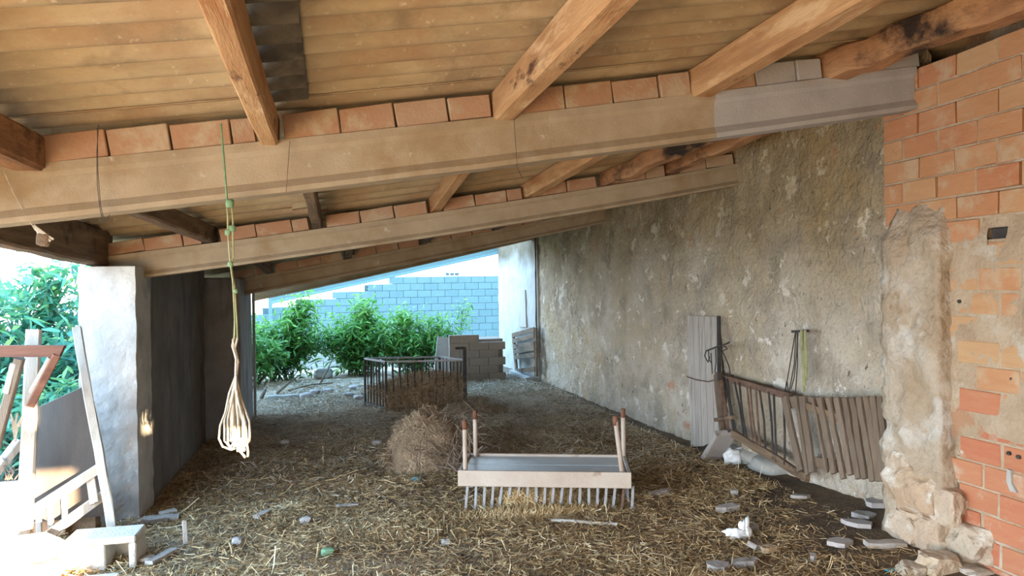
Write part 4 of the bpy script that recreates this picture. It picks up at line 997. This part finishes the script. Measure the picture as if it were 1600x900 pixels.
# slatted panel lying against the low wall
gp = empty('slatted_panel', onY(100, 820, 4.7), 'pale slatted wooden panel leaning against the low brick wall', 'panel')
for (xa, ya, xb, yb) in ((157, 730, -10, 838), (164, 772, 40, 862)):
    MB().bar(onY(xa, ya, 4.80), onY(xb, yb, 4.62), .055, .022, side=(0, 0, 1)).build('rail', m_whitewood, gp)
for (xa, ya, xb, yb) in ((144, 745, 150, 785), (139, 748, 145, 788), (100, 772, 102, 822), (78, 785, 80, 832), (60, 800, 62, 846), (40, 810, 42, 856)):
    MB().bar(onY(xa, ya, 4.80), onY(xb, yb, 4.74), .028, .02, side=(1, 0, 0)).build('slat', m_whitewood, gp)
wbd = MB().prism([onY(-10, 755, 4.5), onY(26, 753, 4.5), onY(27, 835, 4.4), onY(-10, 850, 4.4)], (0, .02, 0)).build('white_board', m_whitewood); tag(wbd, 'white board standing at the lower left edge', 'board')
lb = MB().prism([onZ(-40, 905, .10), onY(-20, 850, 4.42), onY(70, 838, 4.42), onY(118, 858, 4.40), onZ(92, 905, .05)], (0, .01, .02)).build('pale_board', m_whitewood); tag(lb, 'pale board sloping down from the slatted panel at the lower left', 'board')
for k, (px, py, s_) in enumerate([(100, 868, .14), (78, 888, .15), (60, 896, .12)]):
    p = onZ(px, py, .05); tag(MB().cbox((p.x, p.y, .06), (s_, .11, .10), ch=.01, rot=Matrix.Rotation(.5+k, 3, 'Z'), jit=.012).build('brick_lump', m_brick), ['broken orange brick behind the hollow block', 'broken orange brick left of the hollow block', 'orange brick fragment at the lower left corner'][k], 'brick')
tg = MB()
for k in range(8): tg.tube([onY(2+3*k, 770-k, 4.6), onY(rr(5, 30), rr(735, 750), 4.62), onY(rr(0, 34), rr(715, 742), 4.64)], .004, 4)
tag(tg.build('dry_stems', m_twig if False else m_bark), 'thin dry stems sticking up behind the white board', 'twigs')
tg = MB()
for k in range(9): tg.tube([onY(24, 690, 4.6), onY(24+rr(-4, 4), 668, 4.6), onY(24+rr(-12, 14), rr(645, 665), 4.6)], .006, 4)
tag(tg.build('frayed_tuft', m_rope), 'frayed pale tuft tied beside the post', 'twine')

# hollow concrete blocks
def hollow_block(name, label, c, rz, size=(.39, .19, .19)):
    o = empty(name, c, label, 'block')
    Rz = Matrix.Rotation(rz, 3, 'Z'); L, W_, H_ = size; t_ = .035
    outer = [(-L/2, -H_/2), (L/2, -H_/2), (L/2, H_/2), (-L/2, H_/2)]
    b = MB()
    def bx(cx, cz, sx, sz, cy=0, sy=W_): b.cbox(Vector(c)+Rz @ Vector((cx, cy, cz+H_/2)), (sx, sy, sz), ch=.006, rot=Rz, jit=.003)
    bx(0, H_/2-t_/2, L, t_); bx(-L/2+t_/2, -t_/2, t_, H_-t_); bx(L/2-t_/2, -t_/2, t_, H_-t_); bx(-L/4+t_/4, -t_/2, L/2-t_/2, H_-t_, -W_/2+.05, .05); bx(.01, -t_/2, t_, H_-t_); bx(0, -t_/2, L-.02, H_-t_, W_/2-.015, .02)
    b.build('block_body', m_cblock, o); return o
p = onZ(160, 890, .0)
hollow_block('hollow_block', 'hollow concrete block on its side at the lower left', (p.x, p.y+.06, .01), .0, (.36, .22, .17))
hollow_block('hollow_block', 'half buried concrete block in front of the hollow one', (onZ(150, 905).x, onZ(150, 905).y-.07, -.10), .05, (.24, .12, .13))

# loose boards and sticks on the straw
def stick(a, b, wd, ht, m, label, name='wood_offcut', cat='wood', za=.03, zb=.03):
    o = MB().bar(onZ(*a, za), onZ(*b, zb), wd, ht, jit=.002, seg=3).build(name, m); tag(o, label, cat); return o
stick((862, 812), (965, 819), .022, .015, m_whitewood, 'long white lath in front of the feed trough', 'white_lath', 'lath')
stick((232, 880), (272, 858), .05, .02, m_greywood, 'grey board offcut slanting right of the hollow block')
stick((208, 874), (240, 872), .06, .02, m_greywood, 'short flat offcut touching the hollow block')
stick((222, 812), (280, 806), .09, .02, m_greywood, 'flat plank on the ground by the left pillar')
stick((250, 802), (275, 797), .07, .015, m_whitewood, 'pale offcut behind the plank by the left pillar')
stick((190, 822), (262, 812), .03, .02, m_fencewood, 'brown stick along the foot of the left pillar')
o = MB().bar(onZ(290, 850, .02), onY(288, 814, onZ(290, 850, .02).y+.04), .025, .02).build('wooden_stake', m_greywood); tag(o, 'short grey stake standing in the straw right of the pillar', 'stake')
stick((400, 808), (420, 798), .05, .02, m_greywood, 'small grey board in the straw left of centre')
stick((525, 790), (560, 788), .03, .01, m_slab, 'thin grey splinter in the middle of the straw', za=.02, zb=.02)
for k, (px, py, s_, m) in enumerate([(371, 846, .06, m_slab), (477, 814, .07, m_slab), (445, 692, .08, m_slab), (650, 750, .07, m_block), (512, 864, .07, m_leaf if False else m_green), (590, 694, .10, m_slab), (697, 848, .05, m_slab), (1310, 752, .06, m_slab)]):
    p = onZ(px, py, .02)
    tag(MB().rock((p.x, p.y, .025), (s_, s_*.8, s_*.6), seed=100+k, sub=2, amp=.4).build('stone_chip', m), ['square grey chip lying ahead of the short stake', 'small dark grey chip on the straw left of centre', 'pale chip on the straw behind the white rope', 'blue-grey chip at the foot of the hay mound', 'green plastic shred on the near straw', 'grey lump on the straw left of the hay mound', 'small grey chip ahead of the feed trough', 'little pale chip under the slat fence'][k], 'stone')

# ================================================================== STRAW
rs_ = np.random.RandomState(21)
def straw(name, label, n, xr, yr, L, Wd, lift, dens, shade_rng, ypow=1.0, m=None):
    x = rs_.uniform(xr[0], xr[1], n*2); y = yr[0]+(yr[1]-yr[0])*rs_.rand(n*2)**ypow
    kp = np.array([dens(a, b) for a, b in zip(x, y)]) > rs_.rand(n*2)
    x, y = x[kp][:n], y[kp][:n]; n = len(x)
    z = np.array([floor_h(a, b) for a, b in zip(x, y)])+lift*rs_.rand(n)**1.6+.003
    D = rs_.normal(size=(n, 3)); D[:, 2] *= .22
    W_ = np.cross(D, np.array([0, 0, 1.])+rs_.normal(size=(n, 3))*.5)
    cl = np.array([noise.noise(Vector((a*2.2, b*2.2, 3))) for a, b in zip(x, y)])
    sh = np.clip(rs_.uniform(*shade_rng, n)+.28*cl, 0, 1)
    o = ribbons(name, np.stack([x, y, z], 1), D, W_, L*rs_.uniform(.35, 1.4, n), Wd*rs_.uniform(.6, 1.5, n), sh, m or m_straw, None, bend=.08, taper=False, kind='stuff')
    tag(o, label, 'straw')
def dens_near(x, y):
    if x > 3.0 or (x < -1.28 and y > 5.2) or (x > 2.9 and y < 3.7): return 0
    d = .62+.5*noise.noise(Vector((x*1.6, y*1.6, 0)))
    if x > 2.25 and y < 4.6: d *= max(.12, 1-(x-2.25)*1.6)
    return d
straw('straw_litter', 'golden straw strewn over the near floor', 125000, (-1.9, 3.2), (3.0, 8.2), .062, .0034, .032, lambda x, y: dens_near(x, y)*min(1, max(0, (8.2-y)/2.6)), (.05, .92))
straw('straw_litter', 'trodden straw over the far floor, skylight put into its grey', 65000, (-1.1, 3.0), (5.0, 12.3), .085, .0052, .03, lambda x, y: (.6+.5*noise.noise(Vector((x*1.2, y*1.2, 5))))*min(1, max(0, (y-5.0)/2.6)), (.1, .95), 1.25, m_straw_far)
straw('long_straw', 'long pale stalks lying on top of the near straw', 900, (-1.6, 3.0), (3.3, 6.5), .16, .0045, .05, dens_near, (.6, 1.0))
